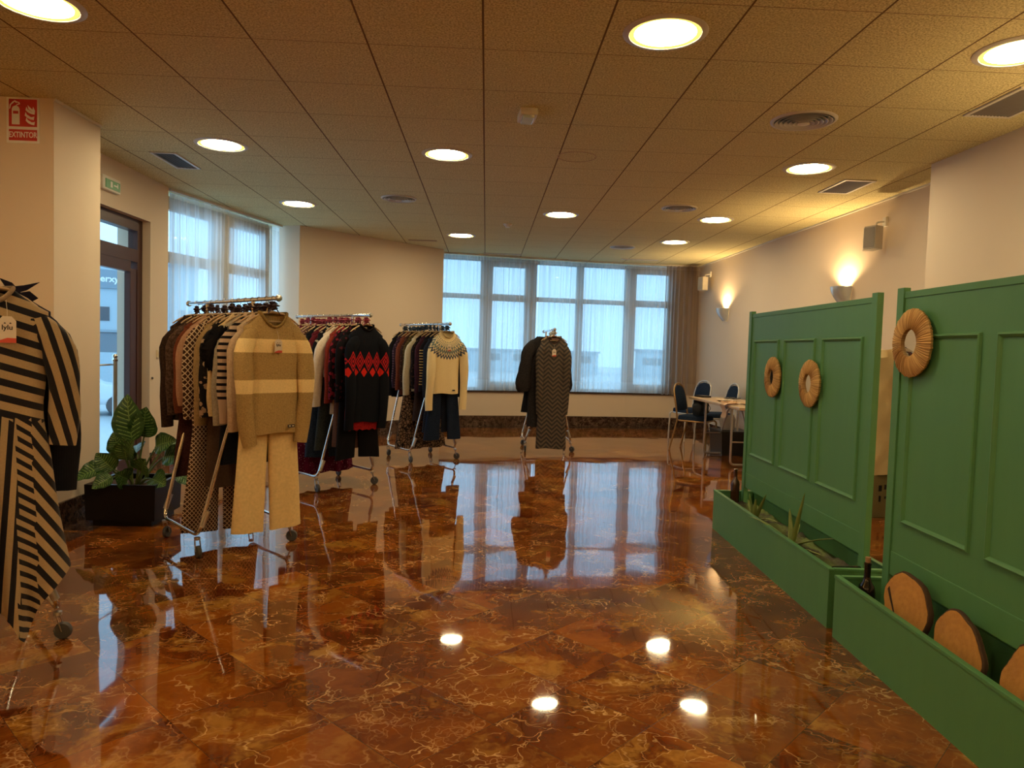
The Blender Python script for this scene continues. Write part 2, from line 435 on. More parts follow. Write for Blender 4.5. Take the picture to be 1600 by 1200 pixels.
# tall steel pull handle standing in the doorway side of the glass
hd = thing('barrier_post', 'slim steel post with a ball cap standing behind the potted plant at the door', 'post', (-3.22, 6.42, 0))
mb = MB(); mb.tube([(0, 0, .012), (0, 0, 1.12)], .02, 14); mb.build('pole', M_steel, hd, True)
mb = MB(); mb.lathe([(0, 1.118), (.024, 1.12), (.026, 1.135), (.016, 1.145), (.022, 1.158), (.022, 1.17), (.012, 1.185), (0, 1.188)], n=16, cap=False); mb.build('ball_cap', M_chrome, hd, True)
mb = MB(); mb.lathe([(.14, 0), (.14, .006), (.12, .014), (.03, .02), (0, .02)], n=28); mb.build('base', M_steel, hd, True)
mb = MB(); mb.tube([(-.018, 0, 1.09), (-.03, -.02, 1.09), (-.03, -.28, 1.09)], .008, 8); mb.build('bracket_arm', M_steel, hd, True)

# ------------------------------------------------------------------ outside the windows
M_asph = plain('wet_asphalt', (.40, .43, .46), .4)
mb = MB(); mb.box((-5, 63, -1.27), (190, 99, .3)); struct(mb.build('ground_outside', M_asph))
M_bld = plain('pale_render', (.42, .52, .58), .9); M_bld2 = plain('grey_render', (.30, .37, .42), .9); M_dkw = plain('dark_window', (.07, .09, .11), .25)
def building(label, loc, rz, sx, sy_, h, floors, bays, mat, group=None, z1=1.2, wh=1.1, ww=.55):
    e = thing('office_building', label, 'building', loc, rz, group)
    mb = MB(); mb.box((0, 0, h / 2), (sx, sy_, h)); mb.build('walls', mat, e)
    mb = MB(); mb.box((0, 0, h + .1), (sx + .4, sy_ + .4, .2)); mb.build('roof', M_bld2, e)
    for f in range(floors):
        for b in range(bays):
            mb = MB(); x = -sx / 2 + (b + .5) * sx / bays; z = z1 + f * (h - z1) / floors + wh / 2
            mb.box((x, -sy_ / 2 - .02, z), (sx / bays * ww, .08, wh)); mb.build('window', M_dkw, e)
    return e
GZ = -1.12
ba = math.radians(27)
ox, oy = -30.5 - 3.57 + .454 * 4, 60 - 1.8 + .89 * 4
b1 = building('pale blue commercial building across the street seen through the door glass', (ox - .454 * 8 + 3.6, oy + .891 * 4 - 3.0, GZ), ba, 14, 8, 8.4, 1, 7, M_bld, z1=3.7, wh=1.1, ww=.5)
M_sign = plain('grey_sign', (.22, .30, .36), .5)
mb = MB(); mb.box((-1.0, -4.1, 7.0), (4.6, .12, 1.45)); sg = mb.build('sign_board', M_sign, b1)
text_mesh('erxy', .72, 'lettering', plain('white_letters', (.85, .88, .9), .5), sg, frame_mat((.50, -4.18, 7.0), (1, 0, 0)), .02, .01)
mb = MB(); mb.box((0, -4.1, 2.9), (14, .25, .2)); mb.build('ledge', M_bld2, b1)
mb = MB(); mb.box((0, -4.03, 1.9), (13, .08, 1.7)); mb.build('shop_front', plain('shop_glass', (.16, .21, .25), .3), b1)
mb = MB(); wall_seg(mb, (-19.5, 28.0), (-12.5, 31.6), GZ, .68, .25); tag(mb.build('garden_wall', M_bld), 'low pale wall behind the parked car outside the door', 'wall')
for i, (x, y, rz, sx, sy_, h, f, b, l) in enumerate([(-16, 72, .1, 20, 8, 2.3, 1, 6, 'pale block beyond the far window, left side'), (4, 80, -.05, 16, 8, 2.2, 1, 5, 'pale block beyond the middle of the far window'), (26, 76, -.2, 20, 8, 2.6, 1, 6, 'pale block beyond the far window, right side')]):
    building(l, (x, y, GZ), rz, sx, sy_, h, f, b, M_bld, wh=.7)
def car():
    e = thing('parked_car', 'silver hatchback parked outside beyond the door glass', 'car', (-12.9, 23.0, GZ), math.radians(27))
    body = [(-2.05, .35), (-2.1, .62), (-2.0, .88), (-1.75, .98), (-1.25, 1.38), (-.6, 1.47), (.2, 1.42), (.95, .98), (1.7, .86), (2.05, .68), (2.1, .38)]
    mb = MB(); R = []
    for y, s_, zs in ((-.86, .97, .94), (-.80, 1, 1), (-.3, 1, 1.02), (.3, 1, 1.02), (.80, 1, 1), (.86, .97, .94)): R.append([(x * s_, y * (.88 if z > 1.1 else 1), z * zs) for x, z in body])
    mb.rings(R); mb.build('body', plain('silver_paint', (.5, .55, .6), .25, metal=.6), e, True)
    for s in (-1, 1):
        mb = MB(); P = [(-1.35, 1.0), (-1.0, 1.33), (-.5, 1.4), (.15, 1.34), (.7, 1.0)]
        mb.rings([[(x, s * (.8 + .06 * (1.4 - z)), z) for x, z in P], [(x, s * (.84 + .06 * (1.4 - z)), z) for x, z in P]]); mb.build('side_window', M_dkw, e)
        for x in (-1.3, 1.3):
            mb = MB(); mb.lathe([(0, s * .70), (.31, s * .70), (.33, s * .75), (.31, s * .89), (.2, s * .9), (0, s * .88)], (x, 0, .33), 20, 'Y'); mb.build('wheel', M_rubber, e, True)
car()

# ------------------------------------------------------------------ curtains
def curtain(name, label, pts, z0, z1, mat, seed, amp=.026, per=.075, rail=True):
    rnd = random.Random(seed); P = [Vector((*p, 0)) for p in pts]
    Ls = [0]
    for a, b in zip(P, P[1:]): Ls.append(Ls[-1] + (b - a).length)
    T = Ls[-1]; n = int(T / .0125); nz = 26; vs = []
    ph = [rnd.uniform(0, 6.28) for _ in range(6)]
    phase = 0; us = []
    for i in range(n + 1): phase += (.0125 / per) * 2 * PI * (1 + .45 * math.sin(i * .031 + ph[0]) + .3 * math.sin(i * .0113 * 3 + ph[1])); us.append(phase)
    for j in range(nz + 1):
        f = j / nz; z = z1 + (z0 - z1) * f
        for i in range(n + 1):
            s = T * i / n; k = max(q for q in range(len(P) - 1) if Ls[q] <= s + 1e-9)
            d = (P[k + 1] - P[k]).normalized(); nn = Vector((-d.y, d.x, 0))
            p = P[k] + d * (s - Ls[k])
            w = math.sin(us[i] + .35 * math.sin(f * 3 + i * .02)) * amp * (.55 + .45 * math.sin(i * .05 + ph[2])) * (.5 + .6 * f)
            w += math.sin(us[i] * 2.3 + ph[3]) * .006 * (1.4 - f); w += .01 * math.sin(i * .017 + f * 2 + ph[4]) 
            drift = .02 * math.sin(us[i] * .37 + ph[5]) * f
            q = p + nn * w + d * drift; vs.append((q.x, q.y, z))
    fs = [(j * (n + 1) + i, j * (n + 1) + i + 1, (j + 1) * (n + 1) + i + 1, (j + 1) * (n + 1) + i) for j in range(nz) for i in range(n)]
    mb = MB(); mb.add(vs, fs); o = mb.build(name, mat, smooth=True, auto=PI); tag(o, label, 'curtain'); return o
def sub(P, x0, x1, off):
    """part of the far polyline between two x values, shifted into the room"""
    out = []
    def yat(x):
        for (a, b), (c, d) in zip(P, P[1:]):
            if a <= x <= c: return b + (d - b) * (x - a) / (c - a)
        return P[-1][1]
    xs = [x0] + [p[0] for p in P if x0 < p[0] < x1] + [x1]
    return [(x, yat(x) - off) for x in xs]
curtain('sheer_curtain', 'white sheer curtain over the left part of the far window wall', sub(far, -.90, .86, .175), .615, 2.86, M_sheer, 3)
curtain('sheer_curtain', 'white sheer curtain over the middle of the far window, behind the lone dress rack', sub(far, .87, 2.40, .175), .615, 2.86, M_sheer, 5)
curtain('sheer_curtain', 'white sheer curtain on the far window nearest the banquet chairs', sub(far, 2.41, 3.15, .175), .615, 2.86, M_sheer, 7)
curtain('sheer_curtain', 'bunched brownish curtain stack in the far corner beside the white wall', [(3.14, 12.72), (3.73, 12.72)], .60, 2.87, M_sheer_b, 9, .035, .07)
lc = [(-3.335, 7.75), (-3.07, 8.72)]; lc2 = [(-3.068, 8.73), (-2.80, 9.90)]
curtain('sheer_curtain', 'white sheer curtain beside the glass door, left half of the side window', lc, .615, 2.85, M_sheer, 11)
curtain('sheer_curtain', 'white sheer curtain next to the angled cream wall, right half of the side window', lc2, .615, 2.85, M_sheer, 13)
def rail(label, pts):
    mb = MB()
    for a, b in zip(pts, pts[1:]): wall_seg(mb, a, b, 2.868, 2.893, .045, 1)
    tag(mb.build('curtain_rail', M_white), label, 'curtain rail')
rail('white curtain rail on the ceiling above the far window', [(x, y) for x, y in sub(far, -.92, 3.70, .20)])
rail('white curtain rail on the ceiling above the side window by the door', [(-3.31, 7.74), (-2.77, 9.92)])

# ------------------------------------------------------------------ ceiling fittings
def emit_mat(name, col, st):
    t = NT(name); e = t.n('ShaderNodeEmission'); e.inputs[0].default_value = (*col, 1); e.inputs[1].default_value = st
    t.l(e.outputs[0], t.out.inputs[0]); return t.m
M_lamp = emit_mat('lit_lamp_diffuser', (1, .80, .46), LAMP_L)
M_lampr = emit_mat('lit_yellow_reflector', (1, .66, .13), 1.3)
M_trim = plain('pale_trim_ring', (.62, .58, .52), .4)
LX = {-1: -2.16, 0: -.36, 1: .83, 2: 2.62}
lamps = [(-2.16, 3.58, 'at the top left corner of the picture'), (.83, 3.58, 'largest one, straight ahead above the middle of the floor'), (2.62, 3.60, 'nearest one on the right, above the front green screen'),
  (-2.16, 5.96, 'above the glass door side, left of the second row'), (-.36, 5.98, 'in the second row, left of the middle'), (2.62, 5.96, 'in the second row, near the louvred grille by the right wall'),
  (-2.16, 8.34, 'nearest the sheer-curtained side window'), (.82, 8.40, 'in the third row, right of the middle'), (2.61, 8.36, 'in the third row, nearest the right wall'),
  (-.39, 10.22, 'in the farthest row, over the left end of the far window'), (2.60, 10.14, 'in the farthest row, towards the banquet chairs')]
for i, (x, y, l) in enumerate(lamps):
    if i == 0:
        L0 = thing('ceiling_lamp', 'round recessed ceiling lamp ' + l, 'ceiling lamp', (x, y, ZC), 0, 'recessed ceiling lamps')
        mb = MB(); mb.lathe([(.172, -.002), (.176, -.010), (.195, -.009), (.206, -.003), (.206, 0), (.172, 0)], n=40, cap=False); mb.build('trim_ring', M_trim, L0, True)
        mb = MB(); mb.lathe([(.172, -.001), (.172, -.006), (.150, -.004), (.150, -.001)], n=40, cap=False); mb.build('reflector', M_lampr, L0, True)
        mb = MB(); mb.lathe([(.150, -.001), (.150, -.005), (.09, -.008), (0, -.009)], n=40, cap=False); mb.build('diffuser', M_lamp, L0, True)
    else: copy_tree(L0, None, (x, y, ZC), None, 'round recessed ceiling lamp ' + l)
for x, y, l in ((-2.16, 1.2, 'left one, just above the viewer'), (.83, 1.2, 'middle one, just above the viewer'), (2.62, 1.2, 'right one, just above the viewer'), (-2.16, -1.4, 'left one, behind the viewer'), (.83, -1.4, 'middle one, behind the viewer'), (2.62, -1.4, 'right one, behind the viewer')):
    copy_tree(L0, None, (x, y, ZC), None, 'round recessed ceiling lamp, ' + l)
def diffuser(x, y, r, l):
    e = thing('air_diffuser', l, 'air vent', (x, y, ZC), 0, 'round ceiling air diffusers')
    mb = MB(); mb.lathe([(r * .88, 0), (r * .90, -.012), (r * .97, -.010), (r, -.003), (r, 0)], n=40, cap=False); mb.build('outer_ring', M_trim, e, True)
    mb = MB(); mb.lathe([(r * .88, -.0005), (r * .88, -.002), (0, -.002)], n=32, cap=False); mb.build('dark_plenum', M_blackp, e)
    for k in range(6):
        a = r * (.86 - k * .135)
        mb = MB(); mb.lathe([(a - .020, -.003), (a - .004, -.016 - k * .002), (a, -.016 - k * .002), (a - .016, -.003)], n=36, cap=False); mb.build('cone_ring', M_trim, e, True)
    mb = MB(); mb.lathe([(r * .16, -.003), (r * .17, -.026), (r * .1, -.03), (0, -.031)], n=24); mb.build('centre_cone', M_trim, e, True)
diffuser(2.05, 4.78, .21, 'large round ringed air diffuser on the right part of the ceiling, nearest one')
diffuser(-.97, 7.83, .19, 'round ringed air diffuser on the left part of the ceiling, above the clothes racks')
diffuser(2.03, 7.78, .19, 'round ringed air diffuser between two lamps, right of the ceiling middle')
diffuser(1.99, 10.8, .19, 'farthest round ringed air diffuser, in front of the far window')
def grille(x, y, sx, sy_, l, rz=0, n=9):
    e = thing('vent_grille', l, 'air vent', (x, y, ZC), rz)
    t = .022; mb = MB()
    mb.box((0, sy_ / 2 - t / 2, -.005), (sx, t, .01)); mb.box((0, -sy_ / 2 + t / 2, -.005), (sx, t, .01))
    mb.box((sx / 2 - t / 2, 0, -.005), (t, sy_ - 2 * t, .01)); mb.box((-sx / 2 + t / 2, 0, -.005), (t, sy_ - 2 * t, .01)); mb.build('frame', M_trim, e)
    mb = MB(); mb.box((0, 0, -.001), (sx - 2 * t, sy_ - 2 * t, .002)); mb.build('dark_backing', M_blackp, e)
    for k in range(n):
        mb = MB(); yy = -sx / 2 + t + (k + .5) * (sx - 2 * t) / n; w = (sx - 2 * t) / n * .5
        mb.rings([[(yy - w / 2, j, -.002), (yy + w / 2, j, -.009), (yy + w / 2 + .002, j, -.008), (yy - w / 2 + .003, j, -.002)] for j in (-sy_ / 2 + t, sy_ / 2 - t)]); mb.build('slat', plain('grey_slat', (.24, .22, .20), .5), e)
grille(-2.76, 6.54, .22, .55, 'white-framed slotted air grille above the glass door', 0, 6)
grille(3.22, 6.53, .28, .52, 'white-framed louvred air grille by the right wall', 0, 12)
grille(3.12, 4.30, .3, .5, 'grey air grille at the upper right edge of the ceiling', 0, 12)
grille(.23, 12.05, .62, .08, 'narrow slot vent in front of the far window, left one', 0, 3)
grille(2.54, 12.16, .62, .08, 'narrow slot vent in front of the far window, right one', 0, 3)
mb = MB(); mb.lathe([(.150, 0), (.150, -.003), (.158, -.003), (.158, 0)], (.69, 5.9, ZC), 40, cap=False); 
tag(mb.build('ceiling_ring', plain('cork_ring', (.52, .37, .23), .8), None, True), 'faint pale ring of a covered opening in the ceiling tiles', 'ring')
mb = MB(); mb.box((-.98, 10.85, ZC - .0025), (.42, .10, .005)); mb.box((-.98, 10.85, ZC - .006), (.36, .07, .003)); tag(mb.build('access_panel', plain('cork_panel', (.40, .27, .16), .8)), 'small flush access panel in the ceiling above the angled wall', 'panel')
e = thing('smoke_detector', 'small white smoke detector on the middle of the ceiling', 'smoke detector', (.23, 9.17, ZC))
mb = MB(); mb.lathe([(.055, 0), (.055, -.012), (.048, -.02), (0, -.02)], n=24); mb.build('base', M_white, e, True)
mb = MB(); mb.lathe([(.034, -.02), (.034, -.036), (.026, -.044), (0, -.045)], n=24); mb.build('sensor_head', M_white, e, True)
e = thing('emergency_light', 'white emergency light box fixed under the ceiling, with a clear lens', 'emergency light', (.23, 4.85, ZC), math.radians(4))
mb = MB(); mb.box((0, 0, -.022), (.115, .20, .044), bev=.008); mb.build('housing', M_white, e)
mb = MB(); mb.box((0, -.01, -.052), (.075, .15, .022), bev=.008); mb.build('lens', plain('clear_lens', (.5, .6, .62), .08), e)
# exit lamp above the door
e = thing('exit_light', 'small green and white emergency exit light above the glass door', 'exit light', (DX, 6.50, 2.655))
mb = MB(); mb.box((.02, 0, 0), (.04, .30, .12), bev=.006); mb.build('housing', M_white, e)
mb = MB(); mb.box((.043, .01, -.005), (.006, .24, .075)); mb.build('pictogram_panel', plain('exit_green', (.16, .42, .22), .4), e)
mb = MB(); mb.box((.047, -.02, -.005), (.002, .03, .05)); mb.box((.047, .05, -.005), (.002, .06, .012)); mb.box((.047, .085, .0), (.002, .012, .04)); mb.build('pictogram', plain('sign_white', (.8, .8, .76), .5), e)
e = thing('light_switch', 'cream light switch on the wall between the glass door and the side window', 'light switch', (DX, 7.50, 1.17))
mb = MB(); mb.box((.004, 0, 0), (.008, .085, .085), bev=.002); mb.build('plate', plain('cream_plastic', (.62, .52, .34), .4), e)
mb = MB(); mb.box((.011, 0, 0), (.006, .045, .055), bev=.002); mb.build('rocker', plain('cream_plastic', (.62, .52, .34), .4), e)
mb = MB(); mb.lathe([(0, .0), (.012, .0), (.012, .012), (.006, .016), (0, .016)], (DX, 7.36, .93), 12, 'X', cap=False); tag(mb.build('wall_plug', M_rubber, None, True), 'tiny dark round stud on the wall beside the door reveal', 'stud')

# extinguisher sign
M_red = plain('signal_red', (.48, .018, .02), .4); M_sw = plain('sign_white', (.8, .8, .76), .5)
e = thing('extinguisher_sign', 'red and white fire extinguisher sign on the left wall under the ceiling', 'sign', (-3.097, 4.978, 2.742))
mb = MB(); mb.box((0, 0, 0), (.212, .003, .295)); mb.build('plate', M_sw, e)
mb = MB(); mb.box((0, -.002, .048), (.182, .001, .178)); mb.box((0, -.002, -.096), (.182, .001, .072)); mb.build('red_field', M_red, e)
def flat(mb, P, y=-.0035):
    mb.rings([[(x, y + .0008, z) for x, z in P], [(x, y, z) for x, z in P]])
mb = MB(); flat(mb, [(-.071, -.028), (-.021, -.028), (-.021, .072), (-.027, .086), (-.038, .092), (-.054, .092), (-.065, .086), (-.071, .072)])
flat(mb, [(-.052, .092), (-.040, .092), (-.040, .104), (-.026, .108), (-.030, .114), (-.046, .112), (-.054, .120), (-.060, .112), (-.076, .098), (-.082, .074), (-.088, .072), (-.084, .100), (-.068, .118), (-.052, .128), (-.04, .122), (-.022, .116), (-.018, .104)])
mb.build('extinguisher_symbol', M_sw, e)
mb = MB(); mb.box((-.046, -.0042, .050), (.034, .0008, .018)); mb.build('symbol_band', M_red, e)
mb = MB()
for (ax, az, s_) in ((.045, .055, 1), (.04, .02, 1), (.045, -.014, .95)):
    flat(mb, [(ax - .028 * s_, az + .012), (ax - .010, az - .004), (ax + .008, az - .012), (ax + .030 * s_, az - .016), (ax + .034 * s_, az + .008), (ax + .026, az + .004), (ax + .012, az + .002), (ax - .004, az + .012), (ax - .014, az + .018), (ax - .022, az + .034)])
flat(mb, [(.030, .10), (.036, .075), (.055, .06), (.075, .052), (.078, .066), (.066, .09), (.062, .072), (.048, .084)])
mb.build('flame_symbol', M_sw, e)
text_mesh('EXTINTOR', .052, 'lettering', M_sw, e, frame_mat((0, -.0035, -.096), (1, 0, 0)), .0008, .0004, sx=.72)

# ------------------------------------------------------------------ right wall: sconces and speakers
wdir = Vector((RW1[0] - RW0[0], RW1[1] - RW0[1])).normalized(); wrz = math.atan2(wdir.x * -1, wdir.y)
def sconce(y, z, l, at=None, rz=None, pw=SCONCE_W):
    e = thing('wall_sconce', l, 'wall lamp', at or (rwx(y) - .003, y, z), wrz if rz is None else rz, 'half-shell wall lamps')
    # half-shell bowl opening upwards; local -X points into the room
    R = []
    for k in range(9):
        f = k / 8; a = .060 + .035 * f; dz = -.13 + .20 * f; d = .045 + .115 * math.sin(f * PI / 2)
        R.append([(-d * math.sin(PI * j / 12) ** .6, a * 1.35 * math.cos(PI * j / 12), dz) for j in range(13)])
    mb = MB(); mb.rings(R, close=False, cap0=False, cap1=False); mb.build('bowl', plain('satin_bowl', (.62, .66, .70), .22, metal=.45), e, True)
    R2 = [[(x * .93 - .002, yy * .93, zz) for x, yy, zz in r] for r in R]
    mb = MB(); mb.rings(R2, close=False, cap0=True, cap1=False); mb.build('inner_bowl', M_white, e, True)
    mb = MB(); mb.box((-.008, 0, -.02), (.016, .11, .12)); mb.build('wall_plate', M_white, e)
    mb = MB(); mb.lathe([(0, .0), (.012, .004), (.014, .02), (.012, .04), (0, .045)], (-.055, 0, -.012), 12, cap=False); mb.build('bulb', emit_mat('lit_bulb', (1, .60, .22), 60), e, True)
    ld = bpy.data.lights.new('sconce_light', 'SPOT'); ld.energy = pw; ld.color = (1, .68, .32); ld.spot_size = math.radians(150); ld.spot_blend = .5; ld.shadow_soft_size = .025
    lo = bpy.data.objects.new('sconce_light', ld); COL.objects.link(lo); lo.parent = e; lo.location = (-.06, 0, .06); lo.rotation_euler = (PI, 0, 0)
sconce(7.65, 2.03, 'chrome half-bowl wall lamp shining up above the rear green screen')
sconce(11.36, 2.00, 'chrome half-bowl wall lamp farther along the right wall, left of the rear green screen')
sconce(0, 0, 'added chrome half-bowl wall lamp lighting the ceiling from the pier behind the nearest green screen, outside the view', (3.488, 3.4, 2.0), 0, 22)  # added lamp outside the view, lifts the ceiling brightness near the pier
for k, (p, r) in enumerate([((3.488, 1.0, 2.0), 0), ((3.488, -1.6, 2.0), 0), ((2.0, YB + .003, 2.0), -PI / 2), ((-.5, YB + .003, 2.0), -PI / 2), ((-3.2, YB + .003, 2.0), -PI / 2), ((-4.997, -1.5, 2.0), PI), ((-4.997, 1.5, 2.0), PI)]):  # unseen lamps added around the viewer to brighten the near ceiling
    sconce(0, 0, 'added unseen chrome half-bowl wall lamp lighting the near ceiling ' + ['on the right wall behind the viewer, nearer one', 'on the right wall behind the viewer, farther one', 'on the rear wall, right one', 'on the rear wall, middle one', 'on the rear wall, left one', 'on the near left wall behind the viewer, far one', 'on the near left wall behind the viewer, near one'][k], p, r, (35, 80, 110, 130, 130, 130, 130)[k])
def speaker(y, z, l):
    e = thing('wall_speaker', l, 'loudspeaker', (rwx(y), y, z), wrz, 'wall loudspeakers')
    mb = MB(); P = [(-.07, -.075), (-.17, -.12), (-.215, .0), (-.17, .10), (-.07, .085)]
    mb.prism(P, -.115, .105); mb.build('cabinet', plain('beige_cabinet', (.50, .45, .37), .6), e)
    mb = MB(); mb.rings([[(-.175, -.112, zz), (-.178, -.116, zz), (-.2205, -.004, zz), (-.2165, -.002, zz)] for zz in (-.10, .09)]); mb.build('grille', plain('grey_grille', (.30, .28, .25), .7), e)
    mb = MB(); mb.tube(fillet([(-.10, 0, .105), (-.10, 0, .15), (-.02, 0, .16)], .02), .009, 10); mb.box((-.012, 0, .16), (.024, .06, .09), bev=.004); mb.build('bracket', M_white, e)
speaker(6.95, 2.51, 'beige angled loudspeaker high on the right wall beside the pier')
speaker(12.2, 2.53, 'small beige loudspeaker high on the right wall near the far corner')

# ------------------------------------------------------------------ green planter screens
def green_material():
    t = NT('green_paint'); v = t.coord('Object'); x, y, z = t.xyz(v)
    n = t.noise(t.comb(x * 3, y * 3, z * .5), 6, 4)
    c = t.mix(n, (.072, .205, .076), (.085, .235, .090))
    c = t.mix(t.noise(v, 60, 2).ss(.72, .8) * .3, c, (.11, .28, .12))
    t.bsdf(c, .5, bump=t.noise(t.comb(x * 60, y * 60, z * 4), 4, 3), bstr=.15, bdist=.001, spec=.35); return t.m
M_green = green_material()
def screen(name_label, near, rz, length, n=3, group=None):
    """planter with a panelled screen on it; origin at the near front floor corner, local +Y runs to the far end, +X away from the room"""
    e = thing('planter_screen', name_label, 'room divider', (*near, 0), rz)
    L = length; w = .32; h = .30; t = .018; IN = .055
    mb = MB(); mb.box((t / 2, L / 2, h / 2 - .008), (t, L, h - .016)); mb.box((w - t / 2, L / 2, h / 2 - .008), (t, L, h - .016))
    mb.box((w / 2, t / 2, h / 2 - .008), (w - 2 * t, t, h - .016)); mb.box((w / 2, L - t / 2, h / 2 - .008), (w - 2 * t, t, h - .016)); mb.box((w / 2, L / 2, .02), (w - 2 * t, L - 2 * t, .02)); mb.build('planter_box', M_green, e)
    mb = MB(); r = .026
    mb.box((r / 2 - .003, L / 2, h - .008), (r, L + .008, .016), bev=.003); mb.box((w - r / 2 + .003, L / 2, h - .008), (r, L + .008, .016), bev=.003)
    mb.box((w / 2, r / 2 - .003, h - .008), (w - 2 * r, r, .016), bev=.003); mb.box((w / 2, L - r / 2 + .003, h - .008), (w - 2 * r, r, .016), bev=.003); mb.build('rim', M_green, e)
    px = .196; H0, H1 = .345, 1.645; pw = .055
    mb = MB(); mb.box((px + .012, L / 2, (H0 + H1) / 2), (.012, L - 2 * IN - 2 * pw, H1 - H0)); mb.build('panel_board', M_green, e)
    for yy in (IN + pw / 2, L - IN - pw / 2):
        mb = MB(); mb.box((px + .013, yy, (.03 + 1.665) / 2), (.032, pw, 1.665 - .03), bev=.002); mb.build('post', M_green, e)
    mb = MB(); mb.box((px + .014, L / 2, H1 - .014), (.024, L - 2 * IN - 2 * pw, .03), bev=.003); mb.build('top_rail', M_green, e)
    mb = MB(); mb.box((px + .012, L / 2, H0 + .055), (.020, L - 2 * IN - 2 * pw, .11), bev=.003); mb.build('bottom_rail', M_green, e)
    # three moulding frames
    y0 = IN + pw + .075; y1 = L - IN - pw - .075; gap = .095; fwid = (y1 - y0 - gap * (n - 1)) / n
    for k in range(n):
        a = y0 + k * (fwid + gap); b = a + fwid; z0, z1 = .60, 1.45
        mb = MB()
        prof = [(0, 0), (-.010, .003), (-.013, .010), (-.006, .018), (0, .022)]
        def side(p, q, inn):
            R = [[(px + .006 + dx, P[0] + inn[0] * dy + 0, P[1] + inn[1] * dy) for dx, dy in prof] for P in (p, q)]
            return R
        cs = [(a, z0), (b, z0), (b, z1), (a, z1)]; ins = [(1, 1), (-1, 1), (-1, -1), (1, -1)]
        R = [[(px + .006 + dx, c[0] + i[0] * dy, c[1] + i[1] * dy) for dx, dy in prof] for c, i in zip(cs, ins)]
        R.append(R[0]); mb.rings(R, cap0=False, cap1=False); mb.build('moulding_frame', M_green, e)
    return e
s1 = screen('green panelled screen on a long planter with two small raffia mirrors, the rear one', (1.722, 3.46), -.030, 2.0)
s2 = screen('green panelled screen on a long planter holding wood slices, the nearest one', (1.633, 1.358), -.034, 2.0)
def on_screen(s, x, y, z): return s.matrix_world @ Vector((x, y, z))
bpy.context.view_layer.update()
def raffia_material():
    t = NT('raffia'); v = t.coord('Object'); x, y, z = t.xyz(v)
    ang = y.op('ARCTAN2', z)
    st = t.noise(t.comb(ang * 26, 0, (y * y + z * z).sqrt() * 3), 1.6, 3, .7)
    c = t.mix(st.ss(.3, .7), (.26, .12, .030), (.72, .45, .16)); t.bsdf(c, .75, bump=st, bstr=.9, bdist=.004); return t.m
M_raf = raffia_material()
def mirror_mat():
    t = NT('mirror_glass'); t.bsdf((.82, .84, .84), .01, 1); return t.m
M_mir = mirror_mat()
def raffia_mirror(s, y, z, r, l):
    p = on_screen(s, .176, y, z); e = thing('raffia_mirror', l, 'mirror', p, s.rotation_euler.z, 'round raffia mirrors')
    ri = r * .40; rnd = random.Random(int(r * 1000 + y * 100)); n = 150; R = []
    prof = [(ri, .0), (ri, -.016), (ri + .012, -.022), ((ri + r) / 2, -.020), (r * .93, -.012), (r, -.004), (r * .97, .008)]
    jit = [1 + rnd.uniform(-.022, .016) for _ in range(n)]
    for a_, x_ in prof:
        R.append([(x_ + (.0022 if k % 2 else -.0008), a_ * (jit[k] if a_ > r * .8 else 1) * math.sin(2 * PI * k / n), a_ * (jit[k] if a_ > r * .8 else 1) * math.cos(2 * PI * k / n)) for k in range(n)])
    mb = MB(); mb.rings(R, cap0=False, cap1=False); mb.build('woven_frame', M_raf, e, True)
    mb = MB(); mb.lathe([(0, -.007), (ri + .001, -.007), (ri + .001, -.004), (0, -.004)], n=40, axis='X'); mb.build('mirror_glass', M_mir, e)
raffia_mirror(s1, 1.365, 1.195, .137, 'small round raffia mirror, the left one of two on the rear green screen')
raffia_mirror(s1, .765, 1.18, .142, 'small round raffia mirror, the right one of two on the rear green screen')
raffia_mirror(s2, 1.77, 1.412, .152, 'large round raffia mirror at the corner of the nearest green screen')

# planter contents
M_soil = plain('dark_moss_soil', (.030, .032, .012), .95)
def filling(s, label, z, seed, col):
    rnd = random.Random(seed); nx, ny = 8, 60; vs = []
    for j in range(ny + 1):
        for i in range(nx + 1):
            x = .02 + .28 * i / nx; y = .02 + 1.96 * j / ny
            vs.append((x, y, z + (rnd.uniform(-.014, .014) + .012 * math.sin(y * 9 + x * 20) if 0 < i < nx and 0 < j < ny else -.02)))
    mb = MB(); mb.add(vs, [(j * (nx + 1) + i, j * (nx + 1) + i + 1, (j + 1) * (nx + 1) + i + 1, (j + 1) * (nx + 1) + i) for j in range(ny) for i in range(nx)])
    o = mb.build('planter_soil', col, None, True, s.location, s.rotation_euler.z); tag(o, label, 'soil', kind='stuff'); return o
t = NT('mossy_soil'); v = t.coord('Object'); n_ = t.noise(v, 22, 5, .7)
t.bsdf(t.mix(t.noise(v, 5, 3).ss(.42, .6), t.mix(n_, (.012, .010, .006), (.05, .045, .022)), t.mix(n_, (.04, .065, .012), (.15, .20, .05))), .95, bump=n_, bstr=1, bdist=.02); M_moss = t.m
filling(s1, 'dark mossy soil in the rear green planter', .215, 2, M_moss)
filling(s2, 'dark soil in the nearest green planter behind the wood slices', .09, 4, M_soil)
M_aloe = plain('aloe_leaf', (.24, .30, .09), .5)
